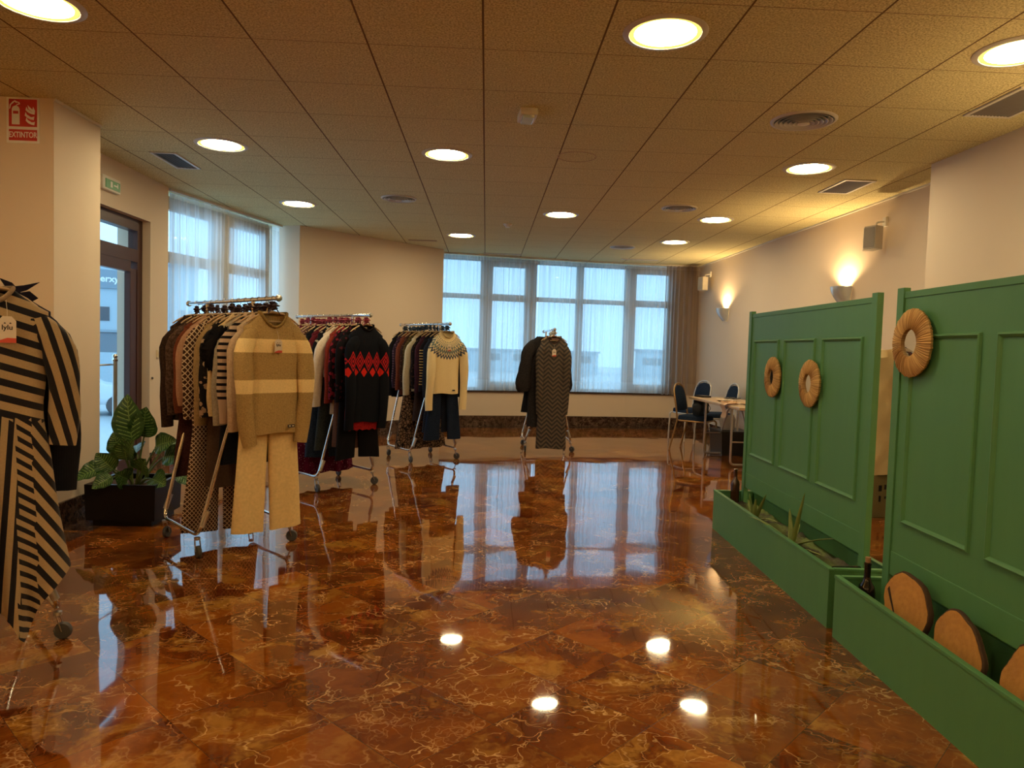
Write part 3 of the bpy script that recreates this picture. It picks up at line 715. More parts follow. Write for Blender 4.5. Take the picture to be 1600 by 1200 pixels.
def aloe(s, x, y, z, leaves, l):
    p = on_screen(s, x, y, z); e = thing('aloe_plant', l, 'plant', p, s.rotation_euler.z)
    for (dx, dy, dz, bend, L) in leaves:
        d = Vector((dx, dy, dz)).normalized(); side = d.cross(Vector((0, 0, 1))).normalized(); R = []; n = 10
        for k in range(n + 1):
            f = k / n; c = d * L * f + Vector((0, 0, -bend * f * f)); w = .017 * (1 - f) ** .7 * (1 + .6 * f) + .0008
            upv = Vector((0, 0, 1)) - d * d.z
            upv = upv.normalized() if upv.length > .2 else Vector((0, -1, 0))
            R.append([c + side * w * math.cos(q) + upv * w * .45 * (math.sin(q) if math.sin(q) < 0 else math.sin(q) * .25) for q in [2 * PI * j / 8 for j in range(8)]])
        mb = MB(); mb.rings(R); mb.build('leaf', M_aloe, e, True)
    return e
aloe(s1, .085, 1.33, .215, [(-.1, -.35, 1, .02, .20), (.10, -.62, .95, .0, .26), (-.05, .55, .9, .06, .22), (.3, -1, .35, .14, .27), (.5, -.5, .5, .09, .2), (-.15, .2, 1, .0, .19), (.2, -.9, .2, .06, .2), (.25, .7, .5, .08, .2)], 'spiky aloe farther back in the rear green planter')
aloe(s1, .10, .72, .215, [(.05, -.32, 1, .0, .36), (-.42, .85, .62, .13, .42), (.50, -.95, .62, .06, .36), (0, .25, 1, .0, .22), (.3, .1, .9, .02, .16), (-.1, -.05, 1, 0, .17), (.4, -.9, .12, .02, .22), (.1, .55, .8, .02, .15), (.25, -.7, .05, -.01, .16)], 'spiky aloe with long arching leaves nearer in the rear green planter')
M_bottle = plain('dark_bottle_glass', (.010, .006, .004), .06)
def bottle(p, l, sc_=1, mat=None, cork=True):
    e = thing('wine_bottle', l, 'bottle', p); k = sc_
    prof = [(0, 0), (.036, 0), (.038, .006), (.038, .17), (.033, .195), (.018, .22), (.0145, .24), (.0145, .292), (.0165, .296), (.0165, .304), (.012, .306), (0, .306)]
    mb = MB(); mb.lathe([(r * k, z * k) for r, z in prof], n=24, cap=False); mb.build('glass_body', mat or M_bottle, e, True)
    if cork: mb = MB(); mb.lathe([(0, .300 * k), (.0115 * k, .300 * k), (.0125 * k, .33 * k), (0, .33 * k)], n=16, cap=False); mb.build('cork', plain('cork_stopper', (.34, .19, .09), .85), e)
bottle(on_screen(s2, .095, 1.885, .092), 'dark corked wine bottle standing in the far end of the nearest planter')
bottle(on_screen(s1, .13, 1.90, .217), 'brown glass bottle in the far corner of the rear planter', .86, plain('brown_bottle_glass', (.05, .02, .010), .08), False)
mb = MB()
rnd = random.Random(8)
for k in range(9):
    a = 2 * PI * k / 9
e = thing('bottle_lying', 'dark glass bottle lying across the near end of the rear planter', 'bottle', on_screen(s1, .055, .075, .255), s1.rotation_euler.z + .08)
mb = MB(); mb.lathe([(0, 0), (.033, .003), (.036, .012), (.036, .14), (.03, .165), (.014, .19), (.013, .235), (.015, .24), (0, .243)], n=20, axis='X', cap=False); mb.build('glass_body', M_bottle, e, True)
# wood slices
def slice_mat():
    t = NT('cut_wood'); v = t.coord('Object'); x, y, z = t.xyz(v); w = t.noise(v, 7, 3) * .05
    r = (y * y + z * z).sqrt() + w; rg = (r * 210 + t.noise(v, 5, 2) * 6).sin() * .5 + .5
    c = t.mix(rg * .07 + t.noise(v, 24, 5, .75) * .85, (.28, .11, .018), (.72, .36, .075)); c = t.mix(t.noise(v, 9, 3).ss(.5, .7) * .45, c, (.34, .15, .04))
    t.bsdf(c, .75, bump=t.noise(v, 60, 4), bstr=.4, bdist=.004); return t.m
M_slice = slice_mat(); M_bark = plain('bark', (.06, .03, .014), .95)
def wood_slice(s, x, y, z, r, th, lean, turn, seed, l, crack=None):
    e = thing('wood_slice', l, 'wood slice', on_screen(s, x, y, z)); e.rotation_euler = (0, lean, s.rotation_euler.z + turn)
    rnd = random.Random(seed); n = 56; ph = [rnd.uniform(0, 6.3) for _ in range(4)]
    rr = [r * (1 + .055 * math.sin(2 * PI * k / n * 2 + ph[0]) + .035 * math.sin(2 * PI * k / n * 3 + ph[2]) + .022 * math.sin(2 * PI * k / n * 7 + ph[1]) + rnd.uniform(-.014, .014)) for k in range(n)]
    def ring(f, xx): return [(xx, rr[k] * f * math.sin(2 * PI * k / n), rr[k] * f * math.cos(2 * PI * k / n)) for k in range(n)]
    mb = MB(); mb.rings([ring(.02, -th / 2 - .001), ring(.5, -th / 2), ring(.965, -th / 2), ring(.965, th / 2), ring(.02, th / 2)]); mb.build('wood_face', M_slice, e, True, auto=math.radians(35))
    mb = MB(); mb.rings([ring(.955, -th / 2 + .002), ring(1.0, -th / 2 + .003), ring(1.02, -th / 4), ring(1.005, th / 4), ring(.99, th / 2 - .003), ring(.955, th / 2 - .002)], cap0=False, cap1=False); mb.build('bark', M_bark, e, True)
    if crack:
        a0, a1, w = crack; mb = MB(); N = 9; up_ = []; dn = []
        for k in range(N):
            f = k / (N - 1); y_ = a0[0] + (a1[0] - a0[0]) * f; z_ = a0[1] + (a1[1] - a0[1]) * f; j = rnd.uniform(-.004, .004); ww = w * (1 - f) + .0008
            up_.append((-th / 2 - .002, y_ + j - ww * .6, z_ + j + ww)); dn.append((-th / 2 - .002, y_ + j + ww * .6, z_ + j - ww))
        P = up_ + dn[::-1]; mb.rings([P, [(p[0] + .003, p[1], p[2]) for p in P]]); mb.build('crack', plain('dark_crack', (.02, .008, .003), .9), e)
wood_slice(s2, .115, 1.58, .285, .148, .030, .12, .10, 1, 'round wood slice with dark bark, the farthest one in the nearest planter', ((.12, .06), (.02, -.09), .006))
wood_slice(s2, .110, 1.22, .262, .140, .026, .10, .02, 2, 'oval wood slice, the middle one of the row in the nearest planter')
wood_slice(s2, .105, .80, .285, .165, .030, .12, .02, 3, 'large wood slice with a split, the nearest one leaning in the planter', ((-.02, -.06), (-.15, .0), .007))

# behind the gap between the two screens
M_kraft = plain('olive_cardboard', (.16, .13, .05), .8)
e = thing('cardboard_box', 'olive brown cardboard box with dark print, seen in the gap between the green screens', 'box', (3.43, 6.22, 0), .2)
mb = MB(); mb.box((0, 0, .18), (.5, .5, .36), bev=.004); mb.build('carton', M_kraft, e)
mb = MB(); mb.box((0, 0, .362), (.5, .07, .003)); mb.build('tape', plain('brown_tape', (.24, .17, .07), .3), e)
mb = MB()
for k, (x, z, a, b) in enumerate([(-.12, .25, .03, .05), (-.07, .26, .02, .04), (-.12, .16, .02, .05), (-.06, .17, .03, .02)]): mb.box((x, -.2515, z), (a, .002, b))
mb.build('printed_mark', M_blackp, e)
def draped(label, loc, sx, sy_, h, seed):
    rnd = random.Random(seed); n = 64; R = []; ph = [rnd.uniform(0, 6.3) for _ in range(8)]
    for j in range(22):
        f = j / 21; z = h * (1 - f); R.append([])
        for k in range(n):
            a = 2 * PI * k / n; c, s_ = math.cos(a), math.sin(a); q = (abs(c) ** 5 + abs(s_) ** 5) ** (-.2)
            w = .012 * math.sin(a * 7 + z * 14 + ph[0]) + .010 * math.sin(a * 11 - z * 23 + ph[1]) + .006 * math.sin(a * 23 + z * 41 + ph[2])
            g = 1 if j else .90
            R[-1].append((c * q * (sx / 2) * g + c * w, s_ * q * (sy_ / 2) * g + s_ * w, z + (.0 if j else .012) + .008 * math.sin(a * 5 + ph[3])))
    mb = MB(); mb.rings(R); o = mb.build('draped_furniture', plain('pale_dust_sheet', (.52, .40, .20), .6), None, True, loc, .15, auto=math.radians(30)); tag(o, label, 'dust sheet'); return o
draped('stack covered by a creased pale yellow sheet, seen in the gap between the green screens', (3.43, 6.22, .366), .56, .56, 1.04, 3)

# ------------------------------------------------------------------ fabrics (patterns live in the cloth's own coordinates)
def fabric(name, fn, kind='knit', rough=.9):
    if name in _mc: return _mc[name]
    t = NT(name); v = t.coord('Object'); x, y, z = t.xyz(v)
    c = fn(t, v, x, y, z)
    if isinstance(c, tuple): c = t.mix(t.noise(v, 60, 3), tuple(q * .8 for q in c), tuple(min(1, q * 1.2) for q in c))
    if kind == 'knit': b = (x * 700).sin() * .3 + t.noise(v, 220, 2) * .7; st, d = .5, .0015
    elif kind == 'chunky': b = (x * 420).sin() * .12 + t.noise(v, 110, 3) * .8; st, d = .6, .003
    else: b = t.noise(v, 350, 2); st, d = .25, .001
    t.bsdf(c, rough, bump=b, bstr=st, bdist=d, spec=.07); _mc[name] = t.m; return t.m
def solid(name, col, kind='knit'): return fabric(name, lambda t, v, x, y, z: col, kind)
def heather(name, c1, c2, kind='knit', sc_=90): return fabric(name, lambda t, v, x, y, z: t.mix(t.noise(v, sc_, 4, .75).ss(.35, .65), c1, c2), kind)
def banded(name, c1, c2, bands, kind='knit'):
    def fn(t, v, x, y, z):
        f = None
        for a, b in bands:
            q = z.lt(-a) * z.gt(-b); f = q if f is None else f.max(q)
        n = t.noise(v, 150, 4, .8)
        return t.mix(f, t.mix(n.ss(.3, .7), tuple(q * .72 for q in c1), tuple(q * 1.25 for q in c1)), t.mix(n.ss(.3, .7), tuple(q * .88 for q in c2), tuple(q * 1.1 for q in c2)))
    return fabric(name, fn, kind)
def striped(name, c1, c2, per, duty=.5, z0=-9, z1=9):
    return fabric(name, lambda t, v, x, y, z: t.mix((z / per).fract().lt(duty) * z.lt(z1) * z.gt(z0), c1, c2))
def lattice(name, c1, c2, per=.045, w=.13, cell=.3):
    def fn(t, v, x, y, z):
        a = ((x + z * .8) / per).fract(); b = ((x - z * .8) / per).fract()
        da = (a - .5).abs(); db = (b - .5).abs()
        l = (da.gt(.5 - w)).max(db.gt(.5 - w)); dot = (da.lt(cell * .35)) * (db.lt(cell * .35))
        return t.mix(l, t.mix(dot * .6, c1, tuple(q * .3 + .02 for q in c1)), c2)
    return fabric(name, fn)
def chevron(name, c1, c2, per=.035, xp=.10, amp=.05):
    return fabric(name, lambda t, v, x, y, z: t.mix(((z + (x / xp).tri() * amp) / per).fract().lt(.5) * t.noise(v, 160, 3).ss(.2, .5), c1, c2))
def floral(name, c1, c2, c3, sc_=26, th=.42, kind='weave'):
    def fn(t, v, x, y, z):
        w = t.vadd(v, t.noise(v, 14, 2, .5, 0, True), .05)
        d = t.voro(w, sc_); c = t.mix(d.lt(th), c1, c2); return t.mix(t.voro(w, sc_ * 1.9).lt(th * .62), c, c3)
    return fabric(name, fn, kind)
def animal(name, c1, c2, c3, sc_=34):
    def fn(t, v, x, y, z):
        w = t.vadd(v, t.noise(v, 9, 2, .5, 0, True), .08)
        return t.mix(t.voro(w, sc_, 'DISTANCE_TO_EDGE').ss(.06, .16), c1, t.mix(t.voro(w, sc_).lt(.25), c2, c3))
    return fabric(name, fn, 'weave')
def dotted(name, c1, c2, per=.03, r=.2):
    def fn(t, v, x, y, z):
        a = (x / per).fract() - .5; b = (z / per + ((x / per).floor() * .5)).fract() - .5
        return t.mix((a * a + b * b).lt(r * r), c1, c2)
    return fabric(name, fn)
def yoke_mat():
    def fn(t, v, x, y, z):
        r = (x * x * .80 + (z + .015) * (z + .015)).sqrt(); ang = x.op('ARCTAN2', z * -1)
        zz = ((ang * 8).tri() - .5); c = t.mix(t.noise(v, 120, 3), (.72, .57, .30), (.82, .68, .40))
        q = r + zz * .040
        navy = (.045, .07, .12)
        b1 = q.gt(.255) * q.lt(.285); b2 = q.gt(.195) * q.lt(.238); b3 = (q + zz * .02).gt(.135) * (q + zz * .02).lt(.160); b4 = r.gt(.10) * r.lt(.112)
        dots = ((ang * 34).sin()).gt(-.1)
        c = t.mix(b2, c, (.16, .20, .20)); c = t.mix(b1, c, navy); c = t.mix(b3, c, (.10, .15, .20)); c = t.mix(b4 * dots, c, (.2, .22, .2))
        return t.mix(r.gt(.165) * r.lt(.185) * dots, c, (.13, .18, .20))
    return fabric('cream_knit_with_patterned_yoke', fn)
def diamond_mat():
    def fn(t, v, x, y, z):
        px, pz = .088, .170
        dx = (x / px).tri(); zc = (z + .320).abs() / (pz * .5)
        m_ = (dx * -1 + 1) + zc; m2_ = m_                                    # diamond distance, 0 in the middle
        band = z.lt(-.230) * z.gt(-.410)
        red = (m_.lt(1.05)) * (m_.gt(.84)) + (m_.lt(.68)) * (m_.gt(.42)) + m_.lt(.22)
        lo = (((x / px + .5).tri() * -1 + 1) + (z + .415).abs() / .060).lt(.72)
        c = t.mix(((red * band).min(1)), (.007, .008, .012), (.42, .016, .018)); return t.mix(lo, c, (.55, .02, .012))
    return fabric('black_knit_with_red_diamonds', fn)

# ------------------------------------------------------------------ garment shapes
def sgn(a): return -1 if a < 0 else 1
def top_mesh(L=.66, sw=.18, cw=.172, hw=None, depth=.050, drop=.085, nw=.085, ndrop=.075, sl=.62, slw=.064, cuff=.042, sleeve=True, seed=1, fold=.010, flare=0, hemfn=None, rows=26, bend=0, out=.022, n=44, bell=0, waist=0, spread=1):
    rnd = random.Random(seed); ph = [rnd.uniform(0, 6.3) for _ in range(10)]; hw = hw or cw; mb = MB(); R = []
    def ring(wid, dep, zf):
        r = []
        for k in range(n):
            a = 2 * PI * k / n; c, s_ = math.cos(a), math.sin(a)
            x = wid * sgn(c) * abs(c) ** .75; y = dep * sgn(s_) * abs(s_) ** .8; r.append(zf(a, x, y, c, s_))
        return r
    A = drop + .10
    for j in range(7):
        s_ = j / 6; w = nw + (sw - nw) * s_; d = .030 + (depth - .030) * s_
        def zf(a, x, y, c, si, s_=s_):
            cen = (-(ndrop + (A - ndrop) * s_)) if si < 0 else (-(.004 + (A - .004) * s_))
            side = -drop * s_ - .006 * math.sin(PI * s_); q = abs(c) ** 1.6
            return (x, y, side * q + cen * (1 - q))
        R.append(ring(w, d, zf))
    z_last = [p[2] for p in R[-1]]
    for j in range(1, rows + 1):
        f = j / rows; z = -A - (L - A) * f
        w = (sw + (cw - sw) * min(1, f * 4)) if f < .25 else cw + (hw - cw) * ((f - .25) / .75)
        if waist: w -= waist * math.exp(-((f - .38) / .14) ** 2)
        d = depth * (1 - .25 * f) + flare * f
        r = []
        for k in range(n):
            a = 2 * PI * k / n; c, si = math.cos(a), math.sin(a)
            x = w * sgn(c) * abs(c) ** .75; y = d * sgn(si) * abs(si) ** .8
            g = f ** .8
            y += fold * g * (math.sin(x * 38 + ph[0] + f * 1.5) + .6 * math.sin(x * 71 + ph[1] - f * 2)) * (1 if si < 0 else -.8) * (1 - abs(c) ** 4)
            x += fold * .5 * g * math.sin(f * 7 + ph[2] + sgn(c)) * abs(c)
            if hemfn: zz = -A - (hemfn(x) - A) * f
            else: zz = z - .006 * math.sin(x * 20 + ph[3]) * f
            t_ = min(1, f * 5); zz = zz * t_ + (z_last[k] + (zz + A) * 1.0) * (1 - t_) if t_ < 1 else zz
            r.append((x, y, zz))
        R.append(r)
    mb.rings(R, cap0=False, cap1=False); mb.nbody = len(mb.f)
    if sleeve:
        for sd in (-1, 1):
            pts = []; m_ = 14
            for k in range(m_ + 1):
                f = k / m_
                if f < .25:
                    q = f / .25; x = sw - .07 + q * (.07 + out * .8); z = -drop - .055 - q * q * .075
                else:
                    q = (f - .25) / .75; x = sw + out * .8 + out * spread * math.sin(q * 1.8) - (.02 + bend * (1 if sd < 0 else .3)) * q * q; z = -drop - .13 - (sl - .13) * q
                y = -.012 - (.034 if sd < 0 else .016) * math.sin(f * 3) + .006 * math.sin(f * 9 + ph[5 + (sd > 0)]) - bend * .4 * f * (sd < 0)
                pts.append((sd * x, y, z))
            R = []
            for k, p in enumerate(pts):
                f = k / m_; a = Vector(pts[max(0, k - 1)]); b = Vector(pts[min(m_, k + 1)]); tt = (b - a).normalized()
                w = (slw + (cuff - slw) * f + bell * max(0, f - .45) * (1 - max(0, f - .9) * 7)) * (1 + .06 * math.sin(f * 15 + ph[8])); d = (.040 - .012 * f) * (1 if f > .1 else .8) + bell * .2 * f
                wv = Vector((tt.z, 0, -tt.x)) * -1
                R.append([Vector(p) + wv * w * math.cos(2 * PI * q / 16) + Vector((0, 1, 0)) * (d * math.sin(2 * PI * q / 16) + .003 * math.sin(q * 2.4 + f * 11)) for q in range(16)])
            mb.rings(R, cap0=True, cap1=False)
            e_ = R[-1]; mb.rings([e_, [Vector(p) + (Vector(pts[-1]) - Vector(p)) * .25 + Vector((0, 0, .02)) for p in e_]], cap0=False, cap1=True)
    return mb
def trousers_mesh(L=.95, ww=.18, legw=.11, hem=.13, depth=.035, top=-.48, seed=1, gap=.012):
    rnd = random.Random(seed); ph = [rnd.uniform(0, 6.3) for _ in range(6)]; mb = MB(); cr_ = .25 * L; n = 28
    for sd in (-1, 1):
        R = []
        for j in range(22):
            f = j / 21; z = top - L * f
            if f < .26: q = f / .26; xi = 0; xo = ww + .012 * math.sin(q * PI) + .01 * q
            else: q = (f - .26) / .74; xi = gap + .02 * q * (1 if hem < .12 else .3); xo = ww + .01 + (hem * 2 + gap - ww - .01) * q
            cx, w = (xi + xo) / 2, (xo - xi) / 2; r = []
            for k in range(n):
                a = 2 * PI * k / n; c, s_ = math.cos(a), math.sin(a)
                x = cx + w * sgn(c) * abs(c) ** .75; y = depth * (1 - .2 * f) * sgn(s_) * abs(s_) ** .8 + .006 * f * math.sin(x * 50 + ph[0] + f * 2) + .010 * f * math.sin(x * 22 + ph[1])
                r.append((sd * x, y, z - .01 * f * math.sin(x * 9 + ph[2])))
            R.append(r)
        mb.rings(R, cap0=True, cap1=False)
    return mb
def skirt_mesh(L=.7, ww=.17, hw=.24, depth=.03, top=-.48, seed=1, fold=.016, freq=46, hemd=.05):
    rnd = random.Random(seed); ph = [rnd.uniform(0, 6.3) for _ in range(6)]; n = 64; R = []
    for j in range(22):
        f = j / 21; z = top - L * f; w = ww + (hw - ww) * f ** .8; r = []
        for k in range(n):
            a = 2 * PI * k / n; c, s_ = math.cos(a), math.sin(a); x = w * sgn(c) * abs(c) ** .8
            y = (depth + hemd * f) * sgn(s_) * abs(s_) ** .8 + fold * (.25 + f) * math.sin(x * freq + ph[0]) * (1 - abs(c) ** 3)
            r.append((x, y, z + .008 * f * math.sin(x * freq * .5 + ph[1])))
        R.append(r)
    return MB().rings(R, cap0=True, cap1=False)

M_wood = plain('pale_wood_hanger', (.42, .27, .13), .45); M_tagp = plain('tag_card', (.66, .56, .44), .7); M_ink = plain('dark_ink', (.03, .02, .02), .7); M_tagr = plain('tag_red_band', (.55, .06, .03), .6)
M_band = plain('woven_label', (.6, .5, .36), .8)
def price_tag(parent, x, y, z, k=1.0, big=False):
    w, h = .046 * k, .080 * k
    P = [(-w / 2, -h), (w / 2, -h), (w / 2, -.014 * k), (w / 4, 0), (-w / 4, 0), (-w / 2, -.014 * k)]
    mb = MB(); mb.rings([[(x + a, y, z + b) for a, b in P], [(x + a, y - .0012, z + b) for a, b in P]]); tg = mb.build('price_tag', M_tagp, parent)
    mb = MB(); mb.rings([[(x + a, yy, z + b) for a, b in [(-w / 2, -h), (w / 2, -h), (w / 2, -h + .014 * k), (0, -h + .015 * k), (-w / 2, -h + .006 * k)]] for yy in (y - .0012, y - .0018)]); mb.build('red_band', M_tagr, tg)
    text_mesh('lylu', .021 * k, 'lettering', M_ink, tg, frame_mat((x, y - .0016, z - .034 * k), (1, 0, 0)), .0006, .0003)
    for sx_ in (-.006, .008):
        mb = MB(); q = [(-.003, -.001), (-.002, .002), (0, .003), (.002, .002), (.003, -.001)]
        mb.rings([[(x + (sx_ + a) * k, yy, z + (-.0215 + b) * k) for a, b in q] for yy in (y - .0012, y - .0019)]); mb.build('logo_mark', M_ink, tg)
    mb = MB(); mb.tube([(x, y, z - .003), (x + .001, y + .004, z + .02), (x, y + .02, z + .05 * k)], .0007, 6); mb.build('string', M_tagp, tg)
RAIL = 1.59
def make_hanger(mat_r, label, group, name='clothes_hanger', mat_b=None):
    """origin where the hook sits on the rail; local X across the rail"""
    e = thing(name, label, 'hanger', group=group)
    pts = []
    for k in range(15):
        a = math.radians(200 - 220 * k / 14); pts.append((.0155 * math.cos(a), 0, -.001 + .0155 * math.sin(a)))
    pts += [(.010, 0, -.030), (0, 0, -.042), (0, 0, -.080)]
    mb = MB(); mb.tube(pts, .0016, 8); mb.build('hook', M_chrome, e, True)
    P = [(-.165, 0, -.150), (-.13, 0, -.124), (-.07, 0, -.092), (0, 0, -.080), (.07, 0, -.092), (.13, 0, -.124), (.165, 0, -.150)]
    mb = MB(); mb.tube(P, [.006, .008, .009, .011, .009, .008, .006], 10, flat=.7); mb.build('shoulder_bar', mat_b or M_wood, e, True)
    mb = MB(); mb.tube([(-.135, 0, -.128), (-.07, 0, -.138), (.07, 0, -.138), (.135, 0, -.128)], .0045, 8); mb.build('lower_bar', mat_b or M_wood, e, True)
    if mat_r:
        mb = MB(); rr = random.Random(9); R = []
        for j in range(9):
            f = j / 8; z = -.018 - .052 * f; r_ = (.004 + .019 * math.sin(PI * f) ** .7 * (1 + .35 * math.sin(j * 2.2)))
            R.append([(r_ * 1.25 * (1 + .45 * math.sin(k * 2.1 + j * 1.3) + rr.uniform(-.2, .2)) * math.cos(2 * PI * k / 18), r_ * .8 * (1 + .45 * math.sin(k * 2.7 + j)) * math.sin(2 * PI * k / 18), z + rr.uniform(-.004, .004)) for k in range(18)])
        mb.rings(R)
        for sd in (-1, 1): mb.tube([(0, -.004, -.055), (sd * .020, -.012, -.066), (sd * .040, -.006, -.092)], .009, 6, flat=.35)
        mb.build('ribbon_bow', mat_r, e, True)
    return e
racks = {}
def make_rack(label, cx, cy_, dx, dy, half=.65, base=.30, wid=.31, post=.36):
    rz = math.atan2(dx, -dy)
    e = thing('clothes_rack', label, 'clothes rack', (cx, cy_, 0), rz, 'chrome clothes racks')
    mb = MB(); mb.tube([(0, -half, RAIL), (0, half, RAIL)], .0125, 14); mb.build('rail', M_chrome, e, True)
    for s_ in (-1, 1):
        mb = MB(); mb.lathe([(0, s_ * half), (.017, s_ * half), (.021, s_ * (half + .008)), (.018, s_ * (half + .020)), (0, s_ * (half + .024))], (0, 0, RAIL), 16, 'Y', cap=False); mb.build('end_knob', M_steel, e, True)
        mb = MB(); mb.tube([(0, s_ * post, 1.28), (0, s_ * post, RAIL - .011)], .0125, 12); mb.build('post', M_chrome, e, True)
    for s_ in (-1, 1):
        P = fillet([(s_ * .014, -post, 1.30), (s_ * (wid - .01), -base, .135), (s_ * (wid - .01), base, .135), (s_ * .014, post, 1.30)], .07, 7)
        mb = MB(); mb.tube(P, .0115, 12); mb.build('side_frame', M_chrome, e, True)
        for yy in (-.24, .24):
            mb = MB(); mb.tube([(s_ * (wid - .025), yy * 1.31, .19), (s_ * (wid - .060), yy * 1.33, .285)], .0165, 12)
            mb.build('tube_sleeve', M_steel, e, True)
    for sx_ in (-1, 1):
        for sy_ in (-1, 1):
            c = Vector((sx_ * (wid - .01), sy_ * (base - .02), 0)); a = sx_ * .5 + sy_ * 1.1
            mb = MB(); mb.lathe([(0, .124), (.018, .122), (.018, .108), (.010, .104), (0, .104)], c, 14, cap=False)
            d = Vector((math.cos(a), math.sin(a), 0)); n_ = Vector((-d.y, d.x, 0)); w0 = c + d * .022 + Vector((0, 0, .037))
            for q in (-1, 1):
                o_ = n_ * q * .016
                mb.tube([c + o_ * .9 + Vector((0, 0, .107)), c + o_ + d * .008 + Vector((0, 0, .08)), w0 + o_], [.008, .009, .006], 8, flat=.35)
            fk = mb.build('caster', M_steel, e, True)
            R = []
            for r_, h_ in [(.0, -.011), (.014, -.012), (.033, -.0115), (.037, -.007), (.037, .007), (.033, .0115), (.014, .012), (0, .011)]:
                R.append([w0 + n_ * h_ + (d * math.cos(2 * PI * k / 24) + Vector((0, 0, 1)) * math.sin(2 * PI * k / 24)) * r_ for k in range(24)])
            mb = MB(); mb.rings(R, cap0=False, cap1=False); mb.build('wheel', M_rubber, fk, True)
    return dict(c=Vector((cx, cy_)), d=Vector((dx, dy)).normalized(), rz=rz, e=e)
def spot(rk, s_, off=0, z=RAIL):
    p = rk['c'] + rk['d'] * s_; lat = Vector((math.cos(rk['rz']), math.sin(rk['rz'])))
    p = p + lat * off; return (p.x, p.y, z)
_grng = random.Random(77)
def hang(rk, s_, name, label, cat, mb, mat, group, turn=0, off=0, dz=-.088, parts=None, thick=True):
    o = mb.build(name, mat, None, True, spot(rk, s_, off, RAIL + dz), rk['rz'] + turn, auto=math.radians(80)); tag(o, label, cat, group)
    return o
def hangers(rk, ss, mat_r, label, group, mat_b=None, tops=None):
    h0 = None
    for i, s_ in enumerate(ss):
        p = spot(rk, s_, 0, RAIL + .0); rz = rk['rz'] + _grng.uniform(-.05, .05)
        if h0 is None:
            h0 = make_hanger(mat_r, label, group, mat_b=mat_b); h0.location = p; h0.rotation_euler = (0, 0, rz)
        else:
            hc = copy_tree(h0, None, p, rz)
            for ch in hc.children:
                if ch.name.startswith('ribbon_bow'): k_ = _grng.uniform(.7, 1.25); ch.scale = (k_, k_, 1.0); ch.location.z = _grng.uniform(-.010, .006); ch.rotation_euler = (0, 0, _grng.uniform(-1, 1))
def collar(o, nw, ndrop, mat, h=.022, r=.0085):
    P = []
    for k in range(33):
        a = 2 * PI * k / 32; c, s_ = math.cos(a), math.sin(a); q = abs(c) ** 1.6
        cen = -ndrop if s_ < 0 else -.004
        P.append((nw * sgn(c) * abs(c) ** .75, .030 * sgn(s_) * abs(s_) ** .8 - (.004 if s_ < 0 else -.002), cen * (1 - q) + .002))
    mb = MB(); mb.tube(P, r, 8, cap=False, flat=1.3); return mb.build('collar', mat, o, True, auto=PI)

# ---- rack beside the plant (rack A)
RA = make_rack('chrome clothes rack on castors beside the potted plant', -1.70, 4.86, .67, -.74, .69)
gA = 'clothes on the rack beside the plant'
oliv, crm = (.38, .25, .10), (.80, .60, .29)
bandA = [(.155, .235), (.395, .475)]
mA = banded('olive_and_cream_striped_knit', oliv, crm, bandA, 'chunky')
o = hang(RA, .63, 'striped_sweater', 'olive brown knitted sweater with two wide cream stripes, front of the rack by the plant', 'sweater', top_mesh(.72, .178, .165, .162, seed=3, sl=.70, cuff=.045, fold=.006, ndrop=.085, slw=.062, bend=.05, out=.022), mA, gA)
collar(o, .085, .085, heather('olive_rib', (.20, .125, .04), (.30, .19, .065)))
price_tag(o, .005, -.066, -.155, 1.0)
mb = MB(); mb.box((.10, -.055, -.676), (.045, .003, .018)); lb = mb.build('hem_label', M_ink, o)
mb = MB(); mb.box((.09, -.0572, -.676), (.011, .001, .007)); mb.box((.111, -.0572, -.676), (.011, .001, .007)); mb.build('label_mark', M_band, lb)
def tr(rk, s_, label, mat, group, name='trousers', off=0, loops=True, turn=0, **k):
    o = hang(rk, s_, name, label, 'trousers', trousers_mesh(**k), mat, group, off=off, turn=turn)
    top = k.get('top', -.48); ww = k.get('ww', .18)
    mb = MB()
    for sd in (-1, 1): mb.tube([(sd * ww * .7, 0, top - .01), (sd * ww * .5, .0, top * .5), (sd * .012, 0, .034)], .0028, 6)
    mb.build('hanging_loop', mat, o, True); return o
def sk(rk, s_, label, mat, group, name='skirt', off=0, turn=0, **k):
    o = hang(rk, s_, name, label, 'skirt', skirt_mesh(**k), mat, group, off=off, turn=turn)
    top = k.get('top', -.48); ww = k.get('ww', .17)
    mb = MB()
    for sd in (-1, 1): mb.tube([(sd * ww * .7, 0, top - .01), (sd * ww * .5, .0, top * .5), (sd * .012, 0, .034)], .0028, 6)
    mb.build('hanging_loop', mat, o, True); return o
tr(RA, .585, 'wide sand-coloured trousers hanging below the olive striped sweater', solid('sand_crepe', (.72, .52, .24), 'weave'), gA, top=-.50, L=.82, ww=.17, hem=.110, seed=4, gap=.002)
